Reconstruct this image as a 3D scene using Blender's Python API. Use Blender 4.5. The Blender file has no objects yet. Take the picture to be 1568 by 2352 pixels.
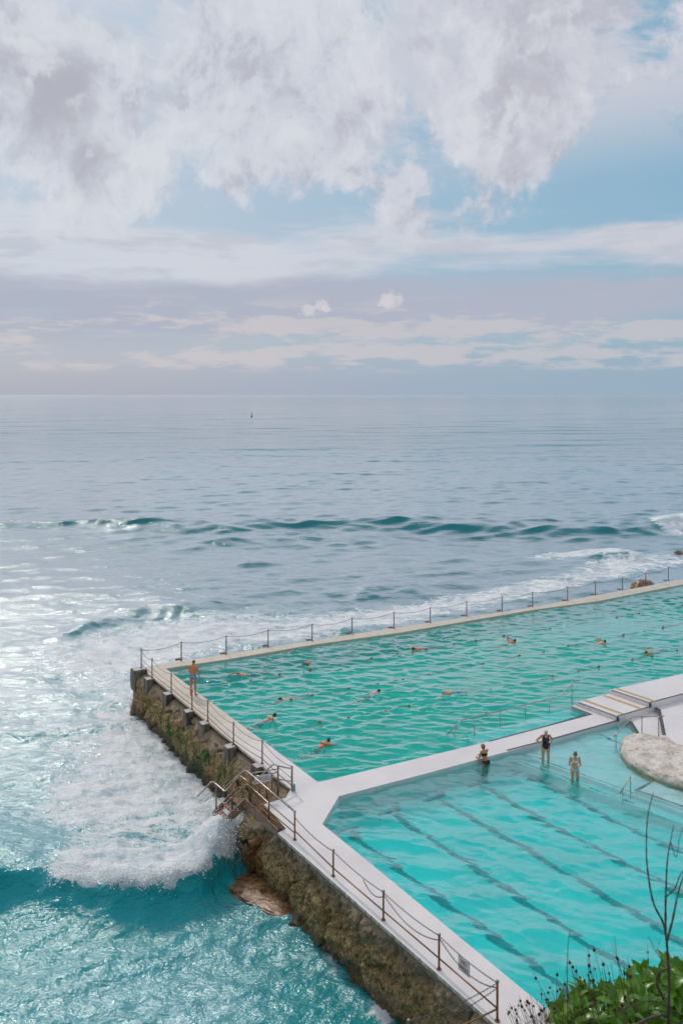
import bpy, bmesh, math, random
import numpy as np
from mathutils import Vector, Matrix
R = math.radians
random.seed(7)
SC = bpy.context.scene
COL = SC.collection

# ------------------------------------------------------------------ camera
CAM_H = 15.5                       # camera above the pool deck (deck top is z = 0)
F, CX, HY = 1952.0, 784.0, 906.0   # survey of the photograph at 1568 x 2352
cd = bpy.data.cameras.new('camera'); cam = bpy.data.objects.new('camera', cd); COL.objects.link(cam)
cam.location = (0, 0, CAM_H); cam.rotation_euler = (R(90), 0, 0)
cd.sensor_fit = 'HORIZONTAL'; cd.sensor_width = 24.0; cd.lens = F / 1568 * 24
cd.shift_y = -(1176 - HY) / 1568
cd.clip_start = 0.05; cd.clip_end = 60000
cd.dof.use_dof = True; cd.dof.focus_distance = 36; cd.dof.aperture_fstop = 5.6
SC.camera = cam

# ------------------------------------------------------------------ node helper
class NT:
    def __init__(s, tree):
        s.t = tree; tree.nodes.clear()
    def n(s, typ, ins=None, out=0, **props):
        nd = s.t.nodes.new(typ)
        for k, v in props.items(): setattr(nd, k, v)
        for k, v in (ins or {}).items(): s.set(nd.inputs[k], v)
        return nd if out is None else nd.outputs[out]
    def set(s, sock, v):
        if isinstance(v, bpy.types.NodeSocket): s.t.links.new(v, sock)
        elif isinstance(v, (tuple, list)):
            v = tuple(v)
            if sock.type == 'RGBA' and len(v) == 3: v = v + (1,)
            sock.default_value = v
        else:
            sock.default_value = v
    def m(s, op, a, b=None, c=None, clamp=False):
        nd = s.t.nodes.new('ShaderNodeMath'); nd.operation = op; nd.use_clamp = clamp
        for i, v in enumerate((a, b, c)):
            if v is not None: s.set(nd.inputs[i], v)
        return nd.outputs[0]
    def v(s, op, a, b=None, out=0):
        nd = s.t.nodes.new('ShaderNodeVectorMath'); nd.operation = op
        s.set(nd.inputs[0], a)
        if b is not None:
            if op == 'SCALE': s.set(nd.inputs['Scale'], b)
            else: s.set(nd.inputs[1], b)
        return nd.outputs[out]
    def mix(s, f, a, b, blend='MIX'):
        nd = s.t.nodes.new('ShaderNodeMix'); nd.data_type = 'RGBA'; nd.blend_type = blend
        s.set(nd.inputs[0], f); s.set(nd.inputs[6], a); s.set(nd.inputs[7], b)
        return nd.outputs[2]
    def ss(s, x, lo, hi, a=0.0, b=1.0):
        nd = s.t.nodes.new('ShaderNodeMapRange'); nd.interpolation_type = 'SMOOTHSTEP'
        s.set(nd.inputs[0], x); s.set(nd.inputs[1], lo); s.set(nd.inputs[2], hi)
        s.set(nd.inputs[3], a); s.set(nd.inputs[4], b)
        return nd.outputs[0]
    def noise(s, vec, scale, detail=6, rough=.55, dist=0.0, out=0):
        return s.n('ShaderNodeTexNoise', {'Vector': vec, 'Scale': scale, 'Detail': detail, 'Roughness': rough, 'Distortion': dist}, out=out)
    def ramp(s, f, pts):
        nd = s.t.nodes.new('ShaderNodeValToRGB'); cr = nd.color_ramp
        while len(cr.elements) < len(pts): cr.elements.new(.5)
        for e, (p, c) in zip(cr.elements, pts):
            e.position = p; e.color = tuple(c) + (1,) if len(c) == 3 else c
        s.set(nd.inputs[0], f)
        return nd.outputs[0]

# ------------------------------------------------------------------ sky
SUN_AZ, SUN_EL = R(-28), R(43)     # azimuth from the view axis (+Y), clockwise positive
sun_dir = Vector((math.sin(SUN_AZ) * math.cos(SUN_EL), math.cos(SUN_AZ) * math.cos(SUN_EL), math.sin(SUN_EL)))
def pixdir(x, y):
    return Vector((x - CX, F, HY - y)).normalized()
W = bpy.data.worlds.new('World'); SC.world = W; W.use_nodes = True
def build_sky():
    g = NT(W.node_tree)
    D = g.v('NORMALIZE', g.n('ShaderNodeTexCoord', out='Generated'))
    sp = g.n('ShaderNodeSeparateXYZ', {0: D}, out=None)
    x, y, z = sp.outputs
    sky = g.n('ShaderNodeTexSky', sky_type='NISHITA', sun_disc=False, sun_elevation=SUN_EL, sun_rotation=SUN_AZ,
              air_density=1.0, dust_density=1.6, ozone_density=1.5)
    sky = g.v('SCALE', sky, 0.10)
    zc = g.m('MAXIMUM', z, 0.0)
    left = g.ss(x, -0.40, 0.40)                       # haze is whiter towards the sun
    # clear air: a dusty teal blue that pales to lavender at the horizon
    clear = g.mix(0.75, sky, g.mix(left, (0.385, 0.485, 0.58, 1), (0.225, 0.435, 0.575, 1)))
    haze = g.m('POWER', g.m('SUBTRACT', 1.0, zc), 11.0)
    hz = g.mix(left, (0.425, 0.43, 0.51, 1), (0.31, 0.415, 0.53, 1))
    col = g.mix(g.m('MULTIPLY', haze, .97), clear, hz)
    w1 = g.v('SCALE', g.v('SUBTRACT', g.noise(D, 5.0, 2, .5, out=1), (.5, .5, .5)), .085)
    w2 = g.v('SCALE', g.v('SUBTRACT', g.noise(D, 22.0, 2, .5, out=1), (.5, .5, .5)), .022)
    Dw = g.v('ADD', D, g.v('ADD', w1, w2))
    Ds = g.v('ADD', D, g.v('MULTIPLY', g.v('ADD', w1, w2), (1.0, 1.0, .16)))
    def bump(c, w): return g.m('POWER', 2.718, g.m('MULTIPLY', g.m('POWER', g.m('ABSOLUTE', g.m('DIVIDE', g.m('SUBTRACT', z, c), w)), 2.0), -1.0))
    def off(a, n, k): return g.m('ADD', a, g.m('MULTIPLY', g.m('SUBTRACT', n, .5), k))
    white = g.mix(left, (0.615, 0.65, 0.715, 1), (0.585, 0.595, 0.665, 1))
    shade = (0.42, 0.455, 0.545, 1)
    # --- low lavender sheets
    nA = g.noise(g.v('MULTIPLY', Ds, (1.0, 1.0, 8.0)), 2.2, 5, .55)
    cA = g.ss(g.m('ADD', nA, g.m('ADD', g.m('MULTIPLY', bump(.105, .035), .22), g.m('MULTIPLY', x, -.22))), .50, .72)
    col = g.mix(g.m('MULTIPLY', cA, g.m('MULTIPLY', g.ss(z, .03, .08), g.ss(z, .19, .13))), col, shade)
    # --- long white sheet
    nB = g.noise(g.v('MULTIPLY', Ds, (1.0, 1.0, 6.5)), 3.0, 9, .60)
    cB = g.ss(g.m('ADD', nB, g.m('ADD', g.m('MULTIPLY', bump(.165, .038), .30), g.m('MULTIPLY', x, -.16))), .58, .80)
    cB = g.m('MULTIPLY', cB, g.m('MULTIPLY', g.ss(z, .10, .14), g.ss(z, .27, .19)))
    nB2 = g.noise(g.v('MULTIPLY', Ds, (1.0, 1.0, 5.0)), 9.0, 6, .62)
    col = g.mix(g.m('MULTIPLY', cB, .95), col, g.mix(g.ss(nB2, .46, .64, 0, .55), white, (0.47, 0.495, 0.575, 1)))
    # --- mackerel streaks near the horizon
    nC = g.noise(g.v('MULTIPLY', Ds, (1.2, 1.2, 10.0)), 4.0, 8, .62)
    nC2 = g.noise(g.v('MULTIPLY', Ds, (1.0, 1.0, 4.0)), 16.0, 4, .6)
    cC = g.ss(g.m('ADD', off(nC, nC2, .7), g.m('MULTIPLY', g.m('ADD', bump(.045, .016), bump(.075, .012)), .13)), .53, .68)
    cC = g.m('MULTIPLY', cC, g.m('MULTIPLY', g.ss(z, .022, .035), g.ss(z, .125, .085)))
    col = g.mix(g.m('MULTIPLY', cC, .85), col, g.mix(left, (0.60, 0.565, 0.585, 1), (0.53, 0.525, 0.57, 1)))
    # --- altocumulus veil high up
    nD = g.noise(g.v('MULTIPLY', Dw, (1, 1, 2.0)), 8.0, 9, .66)
    nL = g.noise(g.v('ADD', Dw, (1.9, .4, 2.2)), 2.4, 2, .5)
    cD = g.m('MULTIPLY', g.ss(off(nD, nL, .30), .36, .54), g.ss(g.m('ADD', z, g.m('MULTIPLY', x, -.04)), .21, .32, 0, .92))
    col = g.mix(cD, col, g.mix(.12, white, (0.40, 0.47, 0.56, 1)))
    # --- ragged cumulus with soft grey cores
    Dc = g.v('ADD', g.v('MULTIPLY', Dw, (1.0, 1.0, .80)), (.37, .2, .15))
    nE = g.noise(Dc, 10.0, 9, .63)
    cov = g.m('ADD', g.ss(z, .17, .32, -.22, .0), g.m('MULTIPLY', g.m('SUBTRACT', nL, .5), .25))
    Dn = g.v('NORMALIZE', Dw)
    def blob(px, py, r0, r1, amp):
        d = g.v('DOT_PRODUCT', Dn, tuple(pixdir(px, py)), out=1)
        return g.ss(d, math.cos(r0 * 1.15), math.cos(r1 * .3), 0.0, amp)
    for b in ((1500, 450, .11, .03, -.28), (1350, 540, .09, .02, -.15), (1420, 230, .15, .03, .05), (1300, 170, .16, .04, .12), (930, 200, .045, .01, -.16),
              (835, 330, .045, .01, -.18), (430, 420, .07, .02, -.06), (680, 480, .10, .03, -.02), (650, 280, .035, .01, -.14), (610, 110, .05, .01, -.10),
              (1100, 330, .17, .05, .19), (1120, 130, .12, .03, .20), (1150, 480, .06, .02, .22), (600, 390, .06, .02, .25), (745, 360, .06, .02, .22), (740, 170, .11, .03, .20),
              (200, 130, .21, .05, .22), (260, 420, .05, .01, .24), (130, 330, .13, .03, .20), (470, 270, .10, .03, .16)):
        cov = g.m('ADD', cov, blob(*b))
    dE = g.m('ADD', g.m('ADD', .5, g.m('MULTIPLY', g.m('SUBTRACT', nE, .5), 1.9)), g.m('MULTIPLY', cov, .85))
    cE = g.ss(dE, .46, .70)
    nS = g.noise(g.v('ADD', Dc, (.0, .0, .03)), 5.0, 6, .6)
    core = g.m('MULTIPLY', g.ss(g.m('ADD', cov, g.m('MULTIPLY', g.m('SUBTRACT', nS, .5), 1.9)), .20, .56), g.ss(dE, .68, .95))
    lum = g.mix(core, white, (0.43, 0.44, 0.51, 1))
    warm = g.m('MULTIPLY', g.ss(g.noise(Dc, 9, 3, .5), .5, .65, 0, .55), g.ss(z, .38, .28))
    lum = g.mix(g.m('MULTIPLY', warm, g.ss(core, .0, .6)), lum, (0.565, 0.52, 0.55, 1))
    # billows: the side away from the sun is greyer
    nE2 = g.noise(g.v('ADD', Dc, tuple(sun_dir * .021)), 10.0, 7, .63)
    lum = g.mix(g.ss(g.m('SUBTRACT', nE2, nE), -.02, .13, 0, .75), lum, (0.425, 0.435, 0.505, 1))
    lum = g.mix(g.ss(g.m('SUBTRACT', nE, nE2), .0, .13, 0, .7), lum, (0.68, 0.70, 0.745, 1))
    col = g.mix(g.m('MULTIPLY', g.m('MULTIPLY', cE, g.ss(z, .15, .20)), .97), col, lum)
    # --- two small puffs
    nP = g.m('MULTIPLY', g.m('SUBTRACT', g.noise(D, 70, 4, .62), .5), .030)
    for (px, py, r) in ((712, 710, .013), (735, 704, .012), (748, 709, .007), (890, 693, .014), (908, 684, .014), (874, 698, .009)):
        q = g.v('MULTIPLY', g.v('SUBTRACT', D, tuple(pixdir(px, py))), (1, 1, 1.5))
        k = g.ss(g.m('ADD', g.v('LENGTH', q, out=1), nP), r, r * .45)
        col = g.mix(g.m('MULTIPLY', k, .8), col, (0.63, 0.605, 0.64, 1))
    bg = g.n('ShaderNodeBackground', {'Color': col, 'Strength': 1.0})
    o = g.n('ShaderNodeOutputWorld', out=None); g.set(o.inputs[0], bg)
build_sky()
W.cycles.sampling_method = 'MANUAL'; W.cycles.sample_map_resolution = 256

sl = bpy.data.lights.new('sun', 'SUN'); sun = bpy.data.objects.new('sun', sl); COL.objects.link(sun)
sl.energy = 1.25; sl.angle = R(6); sl.color = (1.0, .91, .80)
sun.rotation_euler = sun_dir.to_track_quat('Z', 'Y').to_euler()
vs = SC.view_settings
vs.view_transform = 'Standard'; vs.look = 'None'; vs.gamma = 1; vs.use_curve_mapping = False; vs.exposure = 0.04
SC.render.engine = 'CYCLES'
cy = SC.cycles
cy.use_denoising = True; cy.use_adaptive_sampling = True; cy.adaptive_threshold = .02; cy.adaptive_min_samples = 8; cy.max_bounces = 8; cy.diffuse_bounces = 3; cy.glossy_bounces = 3; cy.transmission_bounces = 6
cy.volume_bounces = 0; cy.transparent_max_bounces = 6; cy.sample_clamp_indirect = 6.0
cy.caustics_refractive = True; cy.caustics_reflective = False

# ------------------------------------------------------------------ survey helpers
SL = -2.4                          # sea level
WM, WK = -0.10, -0.15              # water level, main pool and children's pool
def P(x, y, z=0.0):                # a point of the plane at height z that was surveyed at photograph position x, y
    Y = F * (CAM_H - z) / (y - HY)
    return Vector(((x - CX) * Y / F, Y, z))
def PR(x, y, z, wl):               # the same for a point under water, with refraction at the surface
    a = P(x, y, wl); d = (a - Vector((0, 0, CAM_H))).normalized()
    hd = Vector((d.x, d.y, 0)); si = hd.length / 1.12
    t = hd.normalized() * (si / math.sqrt(1 - si * si)) * (wl - z)
    return Vector((a.x + t.x, a.y + t.y, z))
def at(x, y, Y):                   # a point at a known distance
    return Vector(((x - CX) * Y / F, Y, CAM_H - (y - HY) * Y / F))

# ------------------------------------------------------------------ vectorised noise
def _h(ix, iy, iz, seed):
    M = np.uint64(0xffffffff)
    h = (ix.astype(np.int64).astype(np.uint64) * np.uint64(374761393) + iy.astype(np.int64).astype(np.uint64) * np.uint64(668265263)
         + iz.astype(np.int64).astype(np.uint64) * np.uint64(2147483647) + np.uint64(seed * 974711 + 13)) & M
    h = ((h ^ (h >> np.uint64(13))) * np.uint64(1274126177)) & M
    h = ((h ^ (h >> np.uint64(15))) * np.uint64(2246822519)) & M
    h = h ^ (h >> np.uint64(16))
    return (h & np.uint64(0xffffff)).astype(np.float64) / float(0xffffff)
def vnoise(x, y, z=0.0, seed=0):
    x = np.asarray(x, float); y = np.asarray(y, float); z = np.zeros_like(x) + z
    ix, iy, iz = np.floor(x), np.floor(y), np.floor(z)
    fx, fy, fz = x - ix, y - iy, z - iz
    q = lambda t: t * t * t * (t * (t * 6 - 15) + 10)
    fx, fy, fz = q(fx), q(fy), q(fz)
    r = 0
    for dx in (0, 1):
        for dy in (0, 1):
            for dz in (0, 1):
                w = (fx if dx else 1 - fx) * (fy if dy else 1 - fy) * (fz if dz else 1 - fz)
                r = r + w * _h(ix + dx, iy + dy, iz + dz, seed)
    return r
def fbm(x, y, z=0.0, seed=0, oct=4, gain=.5):
    a, s, t = 1.0, 0.0, 0.0
    x = np.asarray(x, float); y = np.asarray(y, float); z = np.asarray(z, float)
    for o in range(oct):
        s = s + a * vnoise(x * 2**o, y * 2**o, z * 2**o, seed + o); t += a; a *= gain
    return s / t
def sst(a, b, x):
    t = np.clip((x - a) / (b - a), 0, 1); return t * t * (3 - 2 * t)

# ------------------------------------------------------------------ mesh helpers
def link(name, me, mat=None, parent=None, smooth=False):
    o = bpy.data.objects.new(name, me); COL.objects.link(o)
    if mat is not None and not me.materials:
        for mm in (mat if isinstance(mat, (list, tuple)) else [mat]): me.materials.append(mm)
    if smooth and len(me.polygons):
        me.polygons.foreach_set('use_smooth', np.ones(len(me.polygons), bool))
    if parent is not None: o.parent = parent
    return o
def pymesh(name, v, f):
    me = bpy.data.meshes.new(name); me.from_pydata([tuple(p) for p in v], [], f); me.update(); return me
def fast_mesh(name, v, quads):
    me = bpy.data.meshes.new(name)
    n = len(quads); k = quads.shape[1]
    me.vertices.add(len(v)); me.vertices.foreach_set('co', np.asarray(v, np.float32).ravel())
    me.loops.add(n * k); me.loops.foreach_set('vertex_index', quads.astype(np.int32).ravel())
    me.polygons.add(n); me.polygons.foreach_set('loop_start', np.arange(0, n * k, k, dtype=np.int32))
    me.update(calc_edges=True); me.validate(); return me
def attr(me, name, arr):
    a = me.attributes.new(name, 'FLOAT', 'POINT'); a.data.foreach_set('value', np.asarray(arr, np.float32))
def empty(name, loc=(0, 0, 0), rz=0.0):
    o = bpy.data.objects.new(name, None); COL.objects.link(o); o.location = loc; o.rotation_euler = (0, 0, rz)
    o.empty_display_size = .2; return o
def tag(o, label=None, cat=None, group=None, kind=None):
    if label: o['label'] = label
    if cat: o['category'] = cat
    if group: o['group'] = group
    if kind: o['kind'] = kind
    return o
class MB:
    def __init__(s): s.v = []; s.f = []
    def add(s, v, f):
        b = len(s.v); s.v += [tuple(p) for p in v]; s.f += [tuple(i + b for i in q) for q in f]; return s
    def tube(s, pts, r, n=8, caps=True, r_end=None):
        pts = [Vector(p) for p in pts]; k = len(pts); V = []; Fc = []
        rs = r if isinstance(r, (list, tuple)) else ([r + ((r if r_end is None else r_end) - r) * i / max(1, k - 1) for i in range(k)])
        prev = None
        for i, p in enumerate(pts):
            d = (pts[min(i + 1, k - 1)] - pts[max(i - 1, 0)]).normalized()
            if prev is None:
                a = d.orthogonal().normalized()
            else:
                a = (prev - d * prev.dot(d)).normalized()
            prev = a; b = d.cross(a)
            for j in range(n):
                t = 2 * math.pi * j / n
                V.append(p + a * (math.cos(t) * rs[i]) + b * (math.sin(t) * rs[i]))
        for i in range(k - 1):
            for j in range(n):
                Fc.append((i * n + j, i * n + (j + 1) % n, (i + 1) * n + (j + 1) % n, (i + 1) * n + j))
        if caps:
            Fc.append(tuple(reversed(range(n)))); Fc.append(tuple(range((k - 1) * n, k * n)))
        return s.add(V, Fc)
    def ball(s, c, r, seg=10, rings=6, sc=(1, 1, 1), rot=None):
        V = [Vector((0, 0, 1))]; Fc = []
        for i in range(1, rings):
            t = math.pi * i / rings
            for j in range(seg):
                p = 2 * math.pi * j / seg; V.append(Vector((math.sin(t) * math.cos(p), math.sin(t) * math.sin(p), math.cos(t))))
        V.append(Vector((0, 0, -1)))
        for j in range(seg): Fc.append((0, 1 + j, 1 + (j + 1) % seg))
        for i in range(rings - 2):
            for j in range(seg):
                a = 1 + i * seg
                Fc.append((a + j, a + seg + j, a + seg + (j + 1) % seg, a + (j + 1) % seg))
        e = len(V) - 1; a = 1 + (rings - 2) * seg
        for j in range(seg): Fc.append((a + j, e, a + (j + 1) % seg))
        c = Vector(c); out = []
        for v in V:
            v = Vector((v.x * sc[0] * r, v.y * sc[1] * r, v.z * sc[2] * r))
            if rot is not None: v = rot @ v
            out.append(c + v)
        return s.add(out, Fc)
    def prism(s, poly, z0, z1):
        n = len(poly)
        V = [(p[0], p[1], z1) for p in poly] + [(p[0], p[1], z0) for p in poly]
        Fc = [tuple(range(n)), tuple(range(2 * n - 1, n - 1, -1))]
        for i in range(n): Fc.append((i, n + i, n + (i + 1) % n, (i + 1) % n))
        return s.add(V, Fc)
    def box(s, c, sx, sy, sz, rz=0.0, ax=None):
        c = Vector(c); m = Matrix.Rotation(rz, 3, 'Z') if ax is None else ax
        V = [c + m @ Vector((x * sx / 2, y * sy / 2, z * sz / 2)) for z in (-1, 1) for y in (-1, 1) for x in (-1, 1)]
        return s.add(V, [(0, 2, 3, 1), (4, 5, 7, 6), (0, 1, 5, 4), (2, 6, 7, 3), (0, 4, 6, 2), (1, 3, 7, 5)])
    def mesh(s, name='mesh', bevel=0.0, fix=True):
        me = pymesh(name, s.v, s.f)
        if fix or bevel:
            b = bmesh.new(); b.from_mesh(me)
            if fix: bmesh.ops.recalc_face_normals(b, faces=b.faces)
            if bevel:
                ed = [e for e in b.edges if len(e.link_faces) == 2 and e.calc_face_angle(0) > .6]
                bmesh.ops.bevel(b, geom=ed, offset=bevel, segments=2, affect='EDGES', profile=.6)
            b.to_mesh(me); b.free()
        return me
    def obj(s, name, mat, parent=None, smooth=False, bevel=0.0, fix=True):
        return link(name, s.mesh(name, bevel, fix), mat, parent, smooth)
def ccw(poly):
    a = sum(poly[i][0] * poly[(i + 1) % len(poly)][1] - poly[(i + 1) % len(poly)][0] * poly[i][1] for i in range(len(poly)))
    return poly if a > 0 else poly[::-1]
def inside(px, py, poly):
    r = np.zeros(np.shape(px), bool); n = len(poly)
    for i in range(n):
        x0, y0 = poly[i][0], poly[i][1]; x1, y1 = poly[(i + 1) % n][0], poly[(i + 1) % n][1]
        if y0 == y1: continue
        c = ((y0 > py) != (y1 > py)) & (px < (x1 - x0) * (py - y0) / (y1 - y0) + x0)
        r ^= c
    return r
def smooth_curve(pts, n=6):
    pts = [Vector(p) for p in pts]; out = []
    for i in range(len(pts) - 1):
        p0, p1, p2, p3 = pts[max(i - 1, 0)], pts[i], pts[i + 1], pts[min(i + 2, len(pts) - 1)]
        for k in range(n):
            t = k / n
            out.append(.5 * ((2 * p1) + (p2 - p0) * t + (2 * p0 - 5 * p1 + 4 * p2 - p3) * t * t + (3 * p1 - p0 - 3 * p2 + p3) * t ** 3))
    out.append(pts[-1]); return out
def rounded(pts, r=.08, n=4):
    pts = [Vector(p) for p in pts]; out = [pts[0]]
    for i in range(1, len(pts) - 1):
        a = (pts[i - 1] - pts[i]); b = (pts[i + 1] - pts[i]); q = min(r, a.length * .45, b.length * .45)
        A = pts[i] + a.normalized() * q; B = pts[i] + b.normalized() * q
        for k in range(n + 1):
            t = k / n; out.append(A.lerp(pts[i], t).lerp(pts[i].lerp(B, t), t))
    out.append(pts[-1]); return out
def sag(a, b, s, n=14):
    a = Vector(a); b = Vector(b)
    return [a.lerp(b, i / n) - Vector((0, 0, s * 4 * (i / n) * (1 - i / n))) for i in range(n + 1)]

# ------------------------------------------------------------------ materials
def material(name):
    m = bpy.data.materials.new(name); m.use_nodes = True
    g = NT(m.node_tree); o = g.n('ShaderNodeOutputMaterial', out=None)
    return m, g, o
def simple(name, col, rough=.5, metal=0.0, var=.25, scale=6.0, bump=.0, bscale=40.0, col2=None, spec=.5, coat=0.0):
    m, g, o = material(name)
    pos = g.n('ShaderNodeTexCoord', out='Object')
    nz = g.noise(pos, scale, 6, .6)
    c2 = col2 if col2 else tuple(c * (1 - var) for c in col)
    c = g.mix(g.ss(nz, .35, .65), col, c2)
    b = g.n('ShaderNodeBsdfPrincipled', {'Base Color': c, 'Roughness': g.ss(nz, .3, .7, rough * .8, min(1, rough * 1.15)), 'Metallic': metal, 'Specular IOR Level': spec, 'Coat Weight': coat}, out=None)
    if bump:
        h = g.noise(pos, bscale, 5, .6)
        g.set(b.inputs['Normal'], g.n('ShaderNodeBump', {'Strength': bump, 'Distance': .02, 'Height': h}))
    g.set(o.inputs[0], b.outputs[0]); return m

def deck_material():
    m, g, o = material('white_deck_paint')
    pos = g.n('ShaderNodeNewGeometry', out='Position')
    big = g.noise(pos, .55, 6, .6); mid = g.noise(pos, 2.6, 8, .65, .4); fine = g.noise(pos, 26, 6, .6)
    c = g.mix(g.ss(big, .35, .7), (.80, .745, .735), (.735, .685, .68))
    c = g.mix(g.ss(mid, .60, .80, 0, .35), c, (.56, .52, .47))
    c = g.mix(g.ss(fine, .66, .76, 0, .28), c, (.40, .38, .36))
    sp = g.n('ShaderNodeSeparateXYZ', {0: pos}, out=None)
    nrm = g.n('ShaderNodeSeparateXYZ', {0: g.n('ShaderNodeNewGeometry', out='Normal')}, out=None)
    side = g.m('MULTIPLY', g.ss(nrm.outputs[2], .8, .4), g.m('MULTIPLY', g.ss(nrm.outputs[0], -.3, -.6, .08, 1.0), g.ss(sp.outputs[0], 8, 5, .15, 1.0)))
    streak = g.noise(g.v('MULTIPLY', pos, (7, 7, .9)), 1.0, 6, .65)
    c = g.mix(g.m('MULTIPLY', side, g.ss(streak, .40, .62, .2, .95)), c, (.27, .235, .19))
    far = g.ss(g.m('SUBTRACT', sp.outputs[1], g.m('MULTIPLY', sp.outputs[0], .55)), 36, 45)                       # the seaward end is algae tinted and wet
    c = g.mix(g.m('MULTIPLY', far, g.ss(mid, .3, .7, .6, .95)), c, (.60, .50, .36))
    wet = g.m('MULTIPLY', g.ss(big, .42, .6), g.ss(far, 0, 1, .55, 1.0))
    b = g.n('ShaderNodeBsdfPrincipled', {'Base Color': c, 'Roughness': g.ss(wet, 0, 1, .5, .16)}, out=None)
    g.set(b.inputs['Normal'], g.n('ShaderNodeBump', {'Strength': .25, 'Distance': .01, 'Height': g.m('ADD', fine, g.m('MULTIPLY', mid, 2.0))}))
    g.set(o.inputs[0], b.outputs[0]); return m
def floor_material(name, col, algae):
    m, g, o = material(name)
    pos = g.n('ShaderNodeNewGeometry', out='Position')
    a = g.noise(pos, .5, 6, .6); b_ = g.noise(pos, 3, 6, .6)
    c = g.mix(g.ss(a, .35, .7), col, tuple(q * .86 for q in col))
    c = g.mix(g.ss(b_, .55, .8, 0, .4), c, algae)
    b = g.n('ShaderNodeBsdfPrincipled', {'Base Color': c, 'Roughness': .7}, out=0)
    g.set(o.inputs[0], b); return m
def sheen(g, nrm, hi, lo, top):
    c = g.m('SUBTRACT', 1.0, g.n('ShaderNodeLayerWeight', {'Blend': .5, 'Normal': nrm}, out='Facing'))
    return g.ss(c, hi, lo, .025, top)
def pool_water(name, absorb, density, bump, body, clear, gloss):
    m, g, o = material(name)
    pos = g.n('ShaderNodeNewGeometry', out='Position')
    h = g.m('ADD', g.noise(g.v('MULTIPLY', pos, (1, 1, .3)), 4.5, 3, .5), g.m('MULTIPLY', g.noise(pos, 13, 2, .5), .3))
    nrm = g.n('ShaderNodeBump', {'Strength': bump, 'Distance': .05, 'Height': h})
    turb = g.noise(pos, .35, 4, .6, .5)
    refr = g.n('ShaderNodeBsdfRefraction', {'Color': (1, 1, 1), 'Roughness': 0.0, 'IOR': 1.12, 'Normal': nrm})
    bc = g.mix(g.ss(turb, .35, .65), body, tuple(c * .8 for c in body))
    diff = g.n('ShaderNodeAddShader', {0: g.n('ShaderNodeBsdfDiffuse', {'Color': bc, 'Normal': nrm}), 1: g.n('ShaderNodeBsdfTranslucent', {'Color': g.v('SCALE', bc, .4), 'Normal': nrm})})
    inner = g.n('ShaderNodeMixShader', {0: clear, 1: diff, 2: refr})
    gl = g.n('ShaderNodeBsdfGlossy', {'Color': (1, 1, 1), 'Roughness': .03, 'Normal': nrm})
    back = g.n('ShaderNodeNewGeometry', out='Backfacing')
    fr = g.m('MULTIPLY', sheen(g, nrm, *gloss), g.m('SUBTRACT', 1.0, back))
    g.set(o.inputs[0], g.n('ShaderNodeMixShader', {0: fr, 1: inner, 2: gl}))
    g.set(o.inputs[1], g.n('ShaderNodeVolumeAbsorption', {'Color': absorb, 'Density': density}))
    return m
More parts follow.
